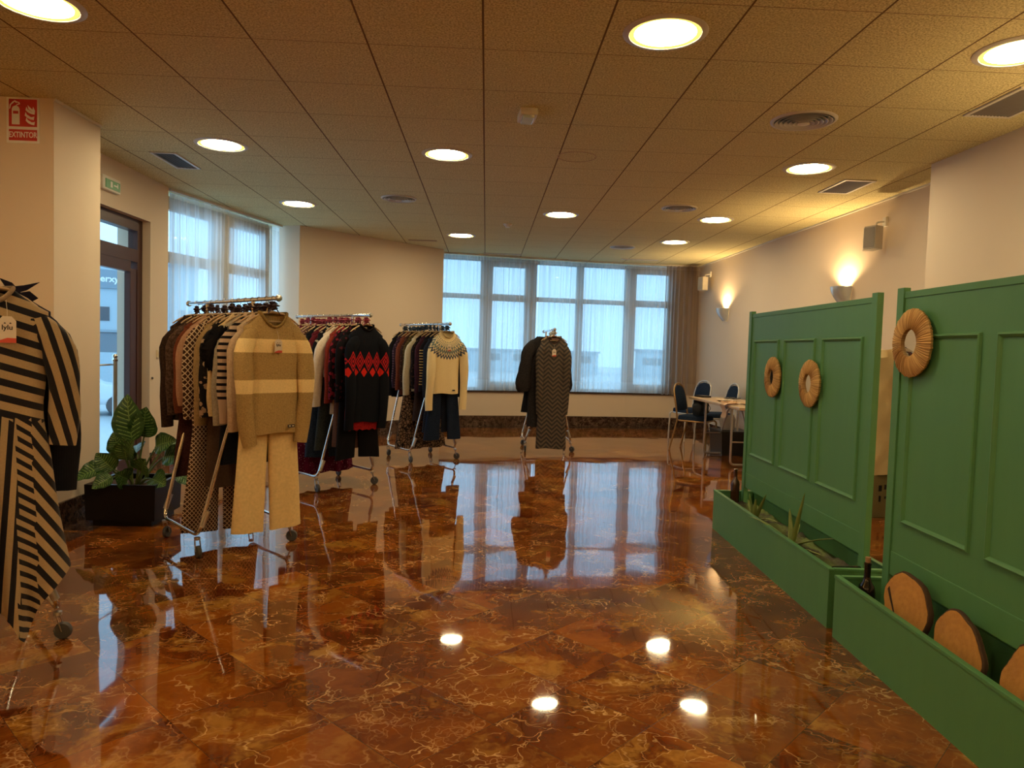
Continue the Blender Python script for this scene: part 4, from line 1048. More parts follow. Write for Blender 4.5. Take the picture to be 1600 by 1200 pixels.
A_tops = [
 (.54, 'sweater', 'light taupe knitted sweater directly behind the olive striped one', 'sweater', heather('taupe_knit', (.40, .28, .18), (.52, .38, .25)), dict(L=.62, seed=11, sl=.62)),
 (.44, 'striped_sweater', 'beige top with narrow black stripes on the rack by the plant', 'sweater', striped('beige_black_stripes', (.44, .31, .22), (.010, .008, .010), .040, .42, -.53), dict(L=.66, seed=12, sl=.58, slw=.08)),
 (.35, 'frilled_blouse', 'grey-beige blouse with a black frill at the shoulder', 'blouse', heather('grey_beige', (.26, .21, .15), (.36, .30, .22), 'weave'), dict(L=.60, seed=13, sl=.60)),
 (.25, 'cream_sweater', 'plain cream sweater in the middle of the rack by the plant', 'sweater', heather('cream_knit', (.50, .36, .18), (.62, .46, .25)), dict(L=.60, seed=14, sl=.55)),
 (.15, 'floral_blouse', 'black blouse with pale flower print on the rack by the plant', 'blouse', floral('black_pale_floral', (.012, .010, .010), (.36, .24, .15), (.02, .015, .012), 20, .36), dict(L=.62, seed=15, sl=.57)),
 (.05, 'cardigan', 'olive beige cardigan between the flower print blouse and the lattice knit', 'cardigan', heather('olive_beige_knit', (.24, .155, .065), (.34, .22, .10)), dict(L=.70, seed=16, sl=.63)),
 (-.07, 'lattice_sweater', 'brown sweater with a cream lattice pattern and black hem', 'sweater', lattice('brown_cream_lattice', (.045, .018, .010), (.52, .38, .24), .031, .12), dict(L=.60, seed=17, sl=.60, slw=.085, out=.035)),
 (-.19, 'blush_sweater', 'blush pink sweater sleeve showing behind the lattice knit', 'sweater', heather('blush_knit', (.34, .18, .11), (.42, .24, .15)), dict(L=.58, seed=18, sl=.52, out=.035, slw=.08)),
 (-.29, 'rust_sweater', 'dark rust sweater between the blush sweater and the brown cardigan', 'sweater', heather('rust_knit', (.11, .028, .012), (.16, .045, .022)), dict(L=.60, seed=19, sl=.58)),
 (-.40, 'brown_cardigan', 'chunky dark brown melange cardigan on the rack by the plant', 'cardigan', heather('brown_melange', (.035, .018, .012), (.11, .065, .045), 'chunky', 60), dict(L=.66, seed=20, sl=.60, slw=.08, out=.03)),
 (-.55, 'black_brown_cardigan', 'slim black-brown cardigan, last at the wall end of the rack by the plant', 'cardigan', heather('black_brown', (.022, .012, .008), (.05, .028, .018)), dict(L=.74, seed=21, sl=.70, slw=.07)),
]
for s_, nm, l, c, mt, k in A_tops: hang(RA, s_, nm, l, c, top_mesh(**k), mt, gA, _grng.uniform(-.07, .07))
# frill on the grey blouse
fr_par = [o for o in COL.objects if o.name == 'frilled_blouse'][0]
mb = MB(); R = []
for j in range(22):
    f = j / 21; c = Vector((-.19 - .07 * math.sin(f * 2.4), -.02, -.09 - .26 * f)); r_ = .028 + .020 * math.sin(f * PI)
    R.append([c + Vector((r_ * math.cos(2 * PI * k / 16) * (1 + .5 * math.sin(k * 2.7 + j * 1.9)), r_ * .8 * math.sin(2 * PI * k / 16), .010 * math.sin(k * 3 + j))) for k in range(16)])
mb.rings(R); mb.build('black_frill', solid('black_lace', (.008, .007, .008), 'weave'), fr_par, True)
mb = MB(); R = [[(x * (.208), y, z) for x, y in [(math.cos(a) , .042 * math.sin(a)) for a in [2 * PI * k / 32 for k in range(32)]]] for z in (-.545, -.605)]
mb.rings(R, cap0=False, cap1=False); mb.build('hem_band', solid('black_rib', (.010, .007, .007)), [o for o in COL.objects if o.name.startswith('lattice_sweater')][0], True)
M_latb = lattice('brown_cream_lattice_small', (.045, .020, .012), (.46, .33, .22), .024, .12)
tr(RA, -.02, 'wide brown trousers with a cream lattice pattern reaching almost to the floor', M_latb, gA, 'lattice_trousers', top=-.50, L=.93, ww=.18, hem=.125, seed=31, off=-.03)
sk(RA, .12, 'plain dark brown knee-length skirt in front of the lattice trousers', heather('dark_brown_crepe', (.055, .030, .018), (.075, .042, .026), 'weave'), gA, 'brown_skirt', top=-.50, L=.60, ww=.17, hw=.19, seed=32, fold=.004)
sk(RA, .30, 'short black skirt hanging beside the sand-coloured trousers', solid('black_crepe', (.008, .008, .010), 'weave'), gA, 'black_skirt', top=-.50, L=.44, ww=.16, hw=.18, seed=33, fold=.006)
tr(RA, -.34, 'dark maroon velvet trousers at the wall end of the rack by the plant', heather('maroon_velvet', (.030, .010, .008), (.06, .020, .016), 'weave'), gA, 'maroon_trousers', top=-.46, L=.64, ww=.17, hem=.11, seed=34)
hangers(RA, [.63] + [a[0] for a in A_tops], plain('aubergine_ribbon', (.035, .012, .018), .6), 'wooden clothes hanger with a dark ribbon bow on the rack by the plant', 'hangers with dark ribbons on the rack by the plant')

# ---- second rack (rack B)
RB = make_rack('chrome clothes rack on castors with a black and red diamond sweater in front', -1.46, 6.90, .69, -.72, .62)
gB = 'clothes on the second rack'
o = hang(RB, .57, 'diamond_sweater', 'black sweater with a band of red diamonds across the chest', 'sweater', top_mesh(.86, .170, .152, .15, seed=41, sl=.84, cuff=.045, fold=.006, ndrop=.05, nw=.07, slw=.056, out=.012), diamond_mat(), gB)
collar(o, .07, .05, solid('black_rib', (.010, .007, .007)))
mb = MB(); mb.box((.0, .026, -.022), (.05, .002, .012)); mb.build('neck_label', M_band, o)
sk(RB, .535, 'bright red pleated hem showing under the black diamond sweater', heather('red_pleats', (.22, .010, .012), (.36, .018, .018)), gB, 'red_pleated_skirt', top=-.55, L=.38, ww=.17, hw=.185, seed=42, fold=.006, freq=190, hemd=.01)
black = (.008, .008, .010)
B_tops = [
 (.44, 'frilled_blouse', 'black blouse with dark red bits just behind the diamond sweater', 'blouse', floral('black_wine_floral', (.008, .007, .009), (.07, .012, .02), (.008, .007, .009), 24, .3), dict(L=.62, seed=51, sl=.60)),
 (.35, 'floral_blouse', 'crimson and black flower print blouse on the second rack', 'blouse', floral('crimson_black_floral', (.012, .006, .008), (.20, .015, .03), (.04, .006, .01), 20, .42), dict(L=.64, seed=52, sl=.58)),
 (.26, 'red_sweater', 'brick red sweater beside the long off-white cardigan', 'sweater', heather('brick_knit', (.16, .022, .014), (.24, .035, .022)), dict(L=.62, seed=53, sl=.62)),
 (.17, 'white_cardigan', 'long off-white cardigan in the middle of the second rack', 'cardigan', heather('off_white_knit', (.58, .50, .40), (.68, .60, .50)), dict(L=.66, seed=54, sl=.66, out=.05)),
 (.07, 'dotted_top', 'black top with large pale dots down the sleeve', 'blouse', dotted('black_dots', black, (.30, .26, .20), .062, .20), dict(L=.62, seed=55, sl=.58)),
 (-.03, 'burgundy_cardigan', 'plain burgundy cardigan on the second rack', 'cardigan', heather('burgundy_knit', (.07, .008, .014), (.11, .014, .022)), dict(L=.68, seed=56, sl=.62)),
 (-.13, 'black_sweater', 'plain black sweater with a brown cuff on the second rack', 'sweater', banded('black_brown_cuff', black, (.20, .09, .05), [(.58, .75)]), dict(L=.64, seed=57, sl=.66)),
 (-.23, 'spotted_sweater', 'brown sweater with small pale spots on the second rack', 'sweater', dotted('brown_spots', (.06, .028, .02), (.36, .22, .15), .026, .24), dict(L=.60, seed=58, sl=.55)),
 (-.32, 'zigzag_sweater', 'mauve and beige zigzag sweater on the second rack', 'sweater', chevron('mauve_zigzag', (.10, .04, .045), (.34, .22, .18), .022, .03, .02), dict(L=.60, seed=59, sl=.56)),
 (-.42, 'wine_blouse', 'wine red patterned blouse near the wall end of the second rack', 'blouse', floral('wine_pattern', (.11, .014, .03), (.24, .08, .09), (.06, .008, .015), 60, .3), dict(L=.62, seed=60, sl=.55)),
 (-.53, 'dark_red_blouse', 'dark red blouse, last at the wall end of the second rack', 'blouse', floral('dark_red_pattern', (.08, .010, .022), (.16, .04, .05), (.05, .006, .012), 45, .35), dict(L=.60, seed=61, sl=.55)),
]
for s_, nm, l, c, mt, k in B_tops: hang(RB, s_, nm, l, c, top_mesh(**k), mt, gB, _grng.uniform(-.07, .07))
sk(RB, -.12, 'long burgundy flower print skirt hanging lowest on the second rack', floral('burgundy_white_print', (.085, .006, .03), (.30, .16, .18), (.10, .01, .035), 46, .22), gB, 'floral_skirt', top=-.50, L=.90, ww=.18, hw=.34, seed=62, fold=.02)
tr(RB, -.26, 'narrow dusty pink trousers at the left side of the second rack', heather('dusty_pink', (.36, .20, .16), (.46, .27, .22), 'weave'), gB, 'pink_trousers', top=-.48, L=.62, ww=.14, hem=.07, seed=63, off=-.07)
tr(RB, .0, 'dark blue denim trousers on the second rack', heather('denim', (.012, .022, .05), (.025, .04, .08), 'weave'), gB, 'denim_trousers', top=-.48, L=.76, ww=.17, hem=.10, seed=64, off=-.04)
tr(RB, .16, 'charcoal trousers beside the denim ones on the second rack', heather('charcoal_green', (.018, .022, .022), (.035, .04, .04), 'weave'), gB, 'charcoal_trousers', top=-.48, L=.66, ww=.16, hem=.10, seed=65, off=-.04)
sk(RB, .30, 'beige knit skirt just showing below the tops of the second rack', heather('beige_skirt', (.28, .19, .11), (.36, .25, .15)), gB, 'beige_skirt', top=-.46, L=.34, ww=.17, hw=.18, seed=66, fold=.005)
sk(RB, .36, 'brown skirt behind the chrome leg of the second rack', heather('brown_crepe', (.07, .035, .025), (.10, .05, .04), 'weave'), gB, 'brown_skirt', top=-.48, L=.62, ww=.17, hw=.19, seed=67, fold=.006)
tr(RB, .46, 'wide black trousers below the diamond sweater', solid('black_crepe', (.008, .008, .010), 'weave'), gB, 'black_trousers', top=-.50, L=.70, ww=.18, hem=.115, seed=68, gap=.004, off=.0)
hangers(RB, [.57] + [a[0] for a in B_tops], plain('raspberry_ribbon', (.26, .03, .06), .6), 'wooden clothes hanger with a raspberry red ribbon bow on the second rack', 'hangers with red ribbons on the second rack')

# ---- third rack (rack C)
RC = make_rack('chrome clothes rack on castors with the cream yoke-patterned sweater in front', -.74, 8.66, .56, -.83, .58)
gC = 'clothes on the third rack'
o = hang(RC, .53, 'yoke_sweater', 'cream sweater with a dark zigzag patterned yoke', 'sweater', top_mesh(.70, .182, .165, .16, seed=71, sl=.80, cuff=.042, fold=.006, ndrop=.07, slw=.062, out=.032), yoke_mat(), gC)
collar(o, .085, .07, heather('cream_rib', (.42, .32, .16), (.5, .39, .2)))
price_tag(o, -.005, -.064, -.145, .9)
mb = MB(); mb.box((.075, -.052, -.662), (.035, .003, .016)); mb.build('hem_label', M_ink, o)
tr(RC, .49, 'navy blue wide trousers hanging below the cream yoke sweater', heather('navy_crepe', (.008, .014, .032), (.014, .022, .045), 'weave'), gC, 'navy_trousers', top=-.50, L=.72, ww=.17, hem=.105, seed=72, gap=.035)
tr(RC, .40, 'dark navy checked trousers behind the plain navy ones', lattice('navy_check', (.008, .010, .02), (.03, .035, .05), .02, .12), gC, 'checked_trousers', top=-.50, L=.66, ww=.16, hem=.10, seed=73)
C_tops = [
 (.43, 'navy_cardigan', 'navy cardigan right behind the cream yoke sweater', 'cardigan', heather('navy_knit', (.010, .014, .026), (.02, .026, .042)), dict(L=.62, seed=81, sl=.66)),
 (.33, 'braided_jacket', 'black jacket with a column of short gold bars', 'jacket', fabric('black_gold_bars', lambda t, v, x, y, z: t.mix((x.lt(-.21)) * (z / .032).fract().lt(.32) * z.lt(-.2) * z.gt(-.62), (.009, .008, .012), (.42, .28, .10)), 'weave'), dict(L=.64, seed=82, sl=.60)),
 (.24, 'plum_sweater', 'dark plum sweater beside the gold-barred jacket', 'sweater', heather('plum_knit', (.030, .010, .018), (.05, .018, .03)), dict(L=.64, seed=83, sl=.62)),
 (.15, 'dark_blouse', 'black and brown blouse in the middle of the third rack', 'blouse', floral('black_brown_print', (.010, .008, .010), (.06, .03, .02), (.010, .008, .010), 30, .3), dict(L=.60, seed=84, sl=.58)),
 (.05, 'long_cardigan', 'long pale cream cardigan on the third rack', 'cardigan', heather('pale_cream_knit', (.50, .42, .28), (.58, .50, .35)), dict(L=.70, seed=85, sl=.66, out=.05)),
 (-.05, 'olive_blouse', 'olive brown mottled blouse left of the pale cardigan', 'blouse', floral('olive_mottle', (.05, .035, .012), (.12, .085, .035), (.03, .02, .01), 50, .35), dict(L=.62, seed=86, sl=.60)),
 (-.15, 'leopard_blouse', 'brown animal print blouse on the third rack', 'blouse', animal('brown_leopard', (.02, .012, .010), (.05, .02, .012), (.16, .09, .05), 40), dict(L=.64, seed=87, sl=.60)),
 (-.25, 'rust_blouse', 'rust red blouse on the third rack', 'blouse', heather('rust_weave', (.12, .03, .016), (.17, .05, .03), 'weave'), dict(L=.76, seed=88, sl=.62)),
 (-.35, 'purple_spotted_blouse', 'dark purple blouse with tiny spots on the third rack', 'blouse', dotted('purple_spots', (.03, .016, .03), (.12, .07, .09), .03, .22), dict(L=.62, seed=89, sl=.60)),
 (-.47, 'black_jacket', 'black jacket, last at the wall end of the third rack', 'jacket', solid('black_weave', (.010, .010, .014), 'weave'), dict(L=.80, seed=90, sl=.70)),
]
for s_, nm, l, c, mt, k in C_tops: hang(RC, s_, nm, l, c, top_mesh(**k), mt, gC, _grng.uniform(-.07, .07))
sk(RC, -.02, 'long brown animal print skirt hanging lowest on the third rack', animal('brown_animal_print', (.012, .010, .009), (.17, .10, .06), (.24, .155, .10), 30), gC, 'animal_print_skirt', top=-.50, L=.88, ww=.19, hw=.34, seed=91, fold=.018)
sk(RC, .16, 'plain dark brown skirt in the middle of the third rack', heather('dark_umber', (.022, .013, .012), (.035, .02, .018), 'weave'), gC, 'umber_skirt', top=-.48, L=.55, ww=.17, hw=.21, seed=92, fold=.008)
hangers(RC, [.53] + [a[0] for a in C_tops], plain('navy_ribbon', (.015, .035, .07), .6), 'wooden clothes hanger with a navy ribbon bow on the third rack', 'hangers with navy ribbons on the third rack')

# ---- lone rack in front of the far window (rack D)
RD = make_rack('chrome clothes rack seen end-on in front of the far window', .84, 9.72, .03, -1.0, .62)
gD = 'dresses on the rack at the far window'
mD = chevron('grey_brown_chevron', (.040, .036, .034), (.115, .085, .062), .055, .13, .062)
o = hang(RD, .58, 'chevron_dress', 'long dark grey and brown chevron knit dress at the far window', 'dress', top_mesh(1.42, .175, .165, .19, seed=101, sl=.90, cuff=.045, fold=.010, ndrop=.085, nw=.09, slw=.058, out=.0, flare=.02, waist=.015), mD, gD)
collar(o, .09, .085, heather('brown_neck', (.05, .03, .028), (.07, .04, .04)), r=.006)
price_tag(o, .0, -.062, -.16, 1.1)
mb = MB(); mb.box((.02, .026, -.03), (.09, .002, .014)); mb.build('neck_label', plain('pink_label', (.42, .22, .2), .7), o)
hang(RD, .45, 'bell_sleeve_dress', 'black dress with wide bell sleeves behind the chevron dress', 'dress', top_mesh(1.15, .205, .21, .22, seed=102, sl=.62, cuff=.06, slw=.09, bell=.10, out=.06, flare=.03), heather('black_chevron_weave', (.013, .012, .014), (.030, .026, .026)), gD, .35, -.10)
hang(RD, .33, 'black_coat', 'short black flared coat at the back of the far window rack', 'coat', top_mesh(.98, .21, .22, .30, seed=103, sl=.60, slw=.10, bell=.12, out=.07, flare=.04), solid('black_wool', (.010, .010, .013)), gD, .55, -.12)
hang(RD, .20, 'navy_dress', 'navy dress between the black coat and the bell-sleeved dress', 'dress', top_mesh(1.16, .20, .20, .20, seed=104, sl=.60, flare=.02), solid('navy_jersey', (.008, .012, .030)), gD, .30, -.04)
hangers(RD, [.58, .45, .33, .20], plain('white_ribbon', (.55, .55, .52), .6), 'wooden clothes hanger with a white ribbon bow on the far window rack', 'hangers with white ribbons on the far window rack')

# ---- rack at the left edge with the striped dress (rack E)
RE = make_rack('chrome clothes rack at the left edge of the picture', -2.255, 3.20, .67, -.74, .66)
gE = 'clothes on the rack at the left edge'
def striped_dress():
    hem = lambda x: 1.20 + .13 * math.exp(-((x - .10) / .045) ** 2) - .75 * max(0, x - .13) + (.04 if x < -.1 else 0)
    mb = top_mesh(1.22, .20, .185, .27, seed=111, sl=.52, cuff=.052, slw=.062, fold=.018, ndrop=.06, nw=.085, out=.035, flare=.06, hemfn=hem, rows=60, n=110, waist=.0, drop=.08)
    # drape: pinch at the waist, flare below
    v2 = []
    for (x, y, z) in mb.v[:110 * 67]:
        f = max(0, (-z - .48) / .75)
        wst = 1 - .05 * math.exp(-((z + .50) / .09) ** 2)
        y2 = y + (.028 * math.sin(x * 52 + .6) + .018 * math.sin(x * 27 - 1)) * f * (1 if y < 0 else .4)
        v2.append((x * wst * (1 - .10 * f * (x < 0)), y2, z))
    mb.v[:110 * 67] = v2
    return mb
mb = striped_dress()
t = NT('tan_black_stripes'); uvn = t.n('ShaderNodeUVMap'); uvn.uv_map = 'stripe'; px_, py_, pz_ = t.xyz(uvn.outputs[0]); vv = t.coord('Object')
cst = t.mix(px_.fract().lt(.47), t.mix(t.noise(vv, 160, 3), (.30, .205, .105), (.38, .27, .145)), (.008, .006, .008))
t.bsdf(cst, .85, bump=t.noise(vv, 300, 2), bstr=.3, bdist=.001, sheen=.1, spec=.2)
nb = mb.nbody
o = hang(RE, .60, 'striped_dress', 'tan and black striped asymmetric dress at the left edge', 'dress', mb, t.m, gE)
me = o.data; uv = me.uv_layers.new(name='stripe'); nbv = 110 * 67
for p in me.polygons:
    cx_ = sum(me.vertices[i].co.x for i in p.vertices) / len(p.vertices); cz_ = sum(me.vertices[i].co.z for i in p.vertices) / len(p.vertices)
    slv = p.vertices[0] >= nbv
    for li in p.loop_indices:
        c = me.vertices[me.loops[li].vertex_index].co; x, z = c.x, c.z
        if slv: u = (abs(x) * .97 + z * .26) / .046
        elif cz_ > -.475 - .16 * cx_: u = (z + .33 * x) / .058
        elif cx_ < .085 + .0 * cz_: u = (x * .98 - z * (.06 + .5 * x)) / .052
        elif cx_ < .135 + .03 * (-cz_ - .6): u = (z + .75 * x) / .042
        else: u = (z * .66 + x * .95) / .052
        uv.data[li].uv = (u, 0)
nk = heather('tan_neck', (.26, .18, .11), (.34, .24, .15)); collar(o, .085, .06, nk, r=.008)
price_tag(o, .055, -.070, -.105, 1.22)
mb = MB(); mb.box((.0, .024, -.03), (.06, .002, .016)); mb.build('neck_label', M_band, o)
o = hang(RE, .47, 'black_coat', 'long black coat peeking out behind the striped dress', 'coat', top_mesh(1.0, .20, .20, .21, seed=112, sl=.72, cuff=.065, slw=.07, out=.03, flare=.02), solid('black_wool', (.010, .010, .013)), gE, .03, .03)
o = hang(RE, .38, 'bow_blouse', 'dark navy blouse with a pointed collar rising behind the striped dress', 'blouse', top_mesh(.72, .205, .21, .21, seed=113, sl=.60), solid('dark_navy', (.014, .012, .022), 'weave'), gE, .05, .05, dz=-.075)
mb = MB()
mb.rings([[(.02, -.05, .035), (.06, -.052, .020), (.085, -.055, -.012), (.07, -.055, -.030), (.045, -.05, -.01)], [(.02, -.04, .035), (.06, -.042, .022), (.085, -.045, -.010), (.07, -.045, -.028), (.045, -.04, -.008)]])
mb.rings([[(.05, -.045, .004), (.10, -.05, .012), (.155, -.05, .030), (.11, -.05, -.006), (.075, -.05, -.02)], [(.05, -.038, .004), (.10, -.04, .014), (.155, -.045, .031), (.11, -.04, -.004), (.075, -.04, -.018)]])
mb.rings([[(.07, -.05, -.02), (.12, -.055, -.01), (.150, -.05, -.035), (.12, -.05, -.055), (.08, -.05, -.05)], [(.07, -.04, -.02), (.12, -.042, -.008), (.150, -.04, -.034), (.12, -.04, -.053), (.08, -.04, -.048)]])
mb.build('collar_bow', solid('dark_navy', (.014, .012, .022), 'weave'), o)
hang(RE, .22, 'black_trouser_suit', 'long black garment in the middle of the rack at the left edge', 'dress', top_mesh(1.2, .20, .20, .22, seed=114, sl=.6), solid('black_weave', (.010, .010, .014), 'weave'), gE)
for q, (s_, mt) in enumerate([(.05, heather('grey_wool', (.05, .05, .05), (.08, .08, .08))), (-.15, heather('camel_wool', (.26, .16, .07), (.34, .21, .10)))]):
    hang(RE, s_, 'long_coat', ['long dark grey coat', 'long camel coat'][q] + ' farther back on the rack at the left edge', 'coat', top_mesh(1.05, .20, .21, .23, seed=115 + q, sl=.6), mt, gE)
hangers(RE, [.60, .47, .38, .22, .05, -.15], plain('cream_ribbon', (.58, .48, .33), .6), 'wooden clothes hanger with a cream ribbon on the rack at the left edge', 'hangers on the rack at the left edge')

# ------------------------------------------------------------------ potted plant by the door
e = thing('plant_pot', 'glossy black square plant pot by the glass door', 'plant pot', (-2.535, 5.35, 0), .03)
mb = MB(); mb.box((0, 0, .03), (.40, .40, .06)); mb.build('recessed_foot', M_blackg, e)
mb = MB(); w = .24; wi = .215
mb.rings([[(-w * .97, -w * .97, .045), (w * .97, -w * .97, .045), (w * .97, w * .97, .045), (-w * .97, w * .97, .045)], [(-w, -w, .30), (w, -w, .30), (w, w, .30), (-w, w, .30)],
          [(-wi, -wi, .30), (wi, -wi, .30), (wi, wi, .30), (-wi, wi, .30)], [(-wi, -wi, .235), (wi, -wi, .235), (wi, wi, .235), (-wi, wi, .235)]]); mb.build('pot_shell', M_blackg, e)
t = NT('pot_soil'); v = t.coord('Object'); n_ = t.noise(v, 30, 5, .7); t.bsdf(t.mix(n_, (.015, .008, .005), (.11, .05, .025)), .95, bump=n_, bstr=1, bdist=.02)
rnd = random.Random(5); N = 14; vs = [(-.205 + .41 * i / N, -.205 + .41 * j / N, .262 + rnd.uniform(-.012, .012)) for j in range(N + 1) for i in range(N + 1)]
mb = MB(); mb.add(vs, [(j * (N + 1) + i, j * (N + 1) + i + 1, (j + 1) * (N + 1) + i + 1, (j + 1) * (N + 1) + i) for j in range(N) for i in range(N)])
o = mb.build('potting_soil', t.m, None, True, (-2.535, 5.35, 0), .03); tag(o, 'brown soil in the black pot by the door', 'soil', kind='stuff')
def leaf_material():
    t = NT('dieffenbachia_leaf'); uvn = t.n('ShaderNodeUVMap'); uvn.uv_map = 'UVMap'; u, w_, z = t.xyz(uvn.outputs[0]); v = t.coord('Object')
    a = (u - .5).abs() * 2                                    # 0 at midrib, 1 at edge
    vein = ((w_ * 11 - a * 1.9).tri()).gt(.74 - 0) * a.lt(.80) * a.gt(.04)
    core = a.lt(.74) * t.noise(v, 60, 2).gt(.40)
    c = t.mix(t.noise(v, 12, 3), (.012, .055, .012), (.022, .085, .018))
    c = t.mix(vein * core * .85, c, (.20, .34, .10)); c = t.mix(a.lt(.035), c, (.14, .24, .07))
    b_ = t.bsdf(c, .35, spec=.45, bump=((w_ * 11 - a * 1.9).tri()), bstr=.3, bdist=.004); return t.m
M_leaf = leaf_material(); M_stem = plain('green_stem', (.09, .14, .04), .5)
pl = thing('potted_plant', 'dieffenbachia with broad pale-veined leaves in the black pot', 'plant', (-2.535, 5.35, .262))
# (base xy, leaf base point, tip point, width, face direction)
leaves = [  # stem base, leaf base, tip, half width, roll
 ((.0, -.05), (.03, -.10, .33), (-.01, -.14, .66), .110, 0), ((.02, -.03), (.09, -.06, .36), (.13, -.14, .57), .10, .5), ((.0, -.05), (.0, -.12, .20), (.01, -.20, .36), .085, .2),
 ((.0, -.05), (.04, -.16, .24), (.09, -.24, .35), .075, -.3), ((.02, .0), (.16, -.02, .28), (.32, -.10, .35), .080, .7), ((.04, .0), (.20, .02, .20), (.40, -.06, .23), .085, .8),
 ((-.04, -.05), (-.16, -.10, .14), (-.33, -.20, .07), .075, -.8), ((-.03, -.04), (-.10, -.10, .12), (-.20, -.16, .24), .085, -.4), ((-.02, -.06), (-.07, -.18, .08), (-.17, -.27, .02), .060, -.2),
 ((.01, -.06), (.03, -.18, .07), (.0, -.28, .12), .080, .1), ((.03, -.05), (.12, -.14, .12), (.17, -.24, .22), .085, .3), ((.04, -.04), (.18, -.12, .06), (.30, -.20, .04), .085, .5),
 ((.05, .02), (.30, .0, .08), (.47, -.04, .02), .06, .9), ((.0, .05), (-.05, .14, .20), (-.12, .26, .26), .08, .2), ((.03, .05), (.12, .16, .22), (.2, .28, .30), .08, .2), ((-.02, .02), (-.10, .02, .22), (-.16, -.02, .37), .075, -.5)]
for b, p0, p1, hw_, roll in leaves:
    base = Vector((*b, -.01)); p0 = Vector(p0); p1 = Vector(p1); mid = (base + p0) / 2 + Vector((0, 0, .05))
    pts = [base * (1 - q) ** 2 + mid * 2 * q * (1 - q) + p0 * q * q for q in [i / 8 for i in range(9)]]
    mb = MB(); mb.tube(pts, [.009 - .0005 * i for i in range(9)], 8); st = mb.build('stem', M_stem, pl, True)
    d = (p1 - p0); L = d.length; d.normalize(); toc = (Vector((0, -1, .35)) + Vector((roll * .4, 0, .3 * abs(roll)))).normalized()
    side = d.cross(toc).normalized(); nrm = side.cross(d).normalized(); nu, nv = 10, 18; vs = []; uvs = []
    for j in range(nv + 1):
        f = j / nv; wdt = hw_ * (math.sin(PI * f ** .72) ** .8 if 0 < f < 1 else 0) + .001
        c = p0 + d * L * f - nrm * (L * .16 * f * f) + nrm * .01
        for i in range(nu + 1):
            g = i / nu * 2 - 1; vs.append(c + side * wdt * g + nrm * (abs(g) * wdt * .30 + .004 * math.sin(f * 22 + g * 2) * abs(g))); uvs.append((i / nu, f))
    mb = MB(); fs = [(j * (nu + 1) + i, j * (nu + 1) + i + 1, (j + 1) * (nu + 1) + i + 1, (j + 1) * (nu + 1) + i) for j in range(nv) for i in range(nu)]
    mb.add(vs, fs); lf = mb.build('leaf', M_leaf, st, True, auto=PI); ul = lf.data.uv_layers.new(name='UVMap')
    for p in lf.data.polygons:
        for li in p.loop_indices: ul.data[li].uv = uvs[lf.data.loops[li].vertex_index]

# ------------------------------------------------------------------ banquet chairs, table
M_gold = plain('gold_chair_frame', (.36, .22, .09), .35, .7); M_navy = heather('navy_upholstery', (.010, .018, .040), (.018, .030, .060), 'weave')
M_silv = plain('pale_chair_frame', (.55, .52, .48), .35, .5)
def banquet_chair(label, loc, rz, fm):
    """faces local -Y"""
    e = thing('banquet_chair', label, 'chair', loc, rz, 'navy banquet chairs at the table')
    w, d = .21, .21
    mb = MB()
    R = []
    for z, k in ((.425, .94), (.43, 1), (.465, 1.0), (.485, .96), (.492, .82)):
        R.append([(w * k * (1.0 - .08 * (math.sin(a) > 0)) * sgn(math.cos(a)) * abs(math.cos(a)) ** .45, d * k * sgn(math.sin(a)) * abs(math.sin(a)) ** .45, z) for a in [2 * PI * q / 32 for q in range(32)]])
    mb.rings(R); mb.build('seat', M_navy, e, True)
    mb = MB(); mb.tube([(w * .97 * sgn(math.cos(a)) * abs(math.cos(a)) ** .45, d * .97 * sgn(math.sin(a)) * abs(math.sin(a)) ** .45, .418) for a in [2 * PI * q / 32 for q in range(33)]], .012, 8, cap=False); mb.build('seat_frame', fm, e, True)
    for s_ in (-1, 1):
        mb = MB(); mb.tube(fillet([(s_ * .185, -.19, .42), (s_ * .192, -.225, .40), (s_ * .20, -.235, .0)], .05, 6), .0125, 10); mb.build('leg', fm, e, True)
        mb = MB(); mb.tube([(s_ * .185, .19, .43), (s_ * .19, .215, .30), (s_ * .195, .29, .0)], .0125, 10); mb.build('leg', fm, e, True)
    # back frame: arch
    P = [(-.185, .19, .43), (-.185, .205, .55), (-.19, .235, .72), (-.175, .26, .83), (-.11, .275, .90), (0, .282, .925), (.11, .275, .90), (.175, .26, .83), (.19, .235, .72), (.185, .205, .55), (.185, .19, .43)]
    mb = MB(); mb.tube(fillet(P, .05, 4), .012, 10); bf = mb.build('back_frame', fm, e, True)
    mb = MB(); R = []
    prof = [(-.150, .555), (-.165, .60), (-.172, .72), (-.158, .81), (-.10, .872), (0, .895), (.10, .872), (.158, .81), (.172, .72), (.165, .60), (.150, .555), (0, .545)]
    for dy, k in ((-.022, .93), (-.016, 1), (.010, 1), (.016, .94)):
        R.append([(x * k, .205 + (z - .55) * .21 + dy, .72 + (z - .72) * k) for x, z in prof])
    mb.rings(R); mb.build('backrest', M_navy, e, True)
    mb = MB(); mb.tube([(-.03, .278, .925), (-.02, .28, .895), (.02, .28, .895), (.03, .278, .925)], .009, 8); mb.build('hand_grip', fm, bf, True)
    return e
banquet_chair('gold-framed navy banquet chair at the left end of the table, nearest and seen side-on', (2.93, 9.90, 0), math.radians(52), M_gold)
banquet_chair('navy banquet chair with pale frame behind the table, left one', (3.20, 11.15, 0), math.radians(-68), M_silv)
banquet_chair('navy banquet chair with pale frame behind the table, half hidden by the green screen', (3.38, 10.42, 0), math.radians(-84), M_silv)
M_tab = plain('pale_wood_top', (.50, .36, .22), .35)
e = thing('folding_table', 'pale wooden folding table beside the right wall', 'table', (3.16, 8.98, 0), .02)
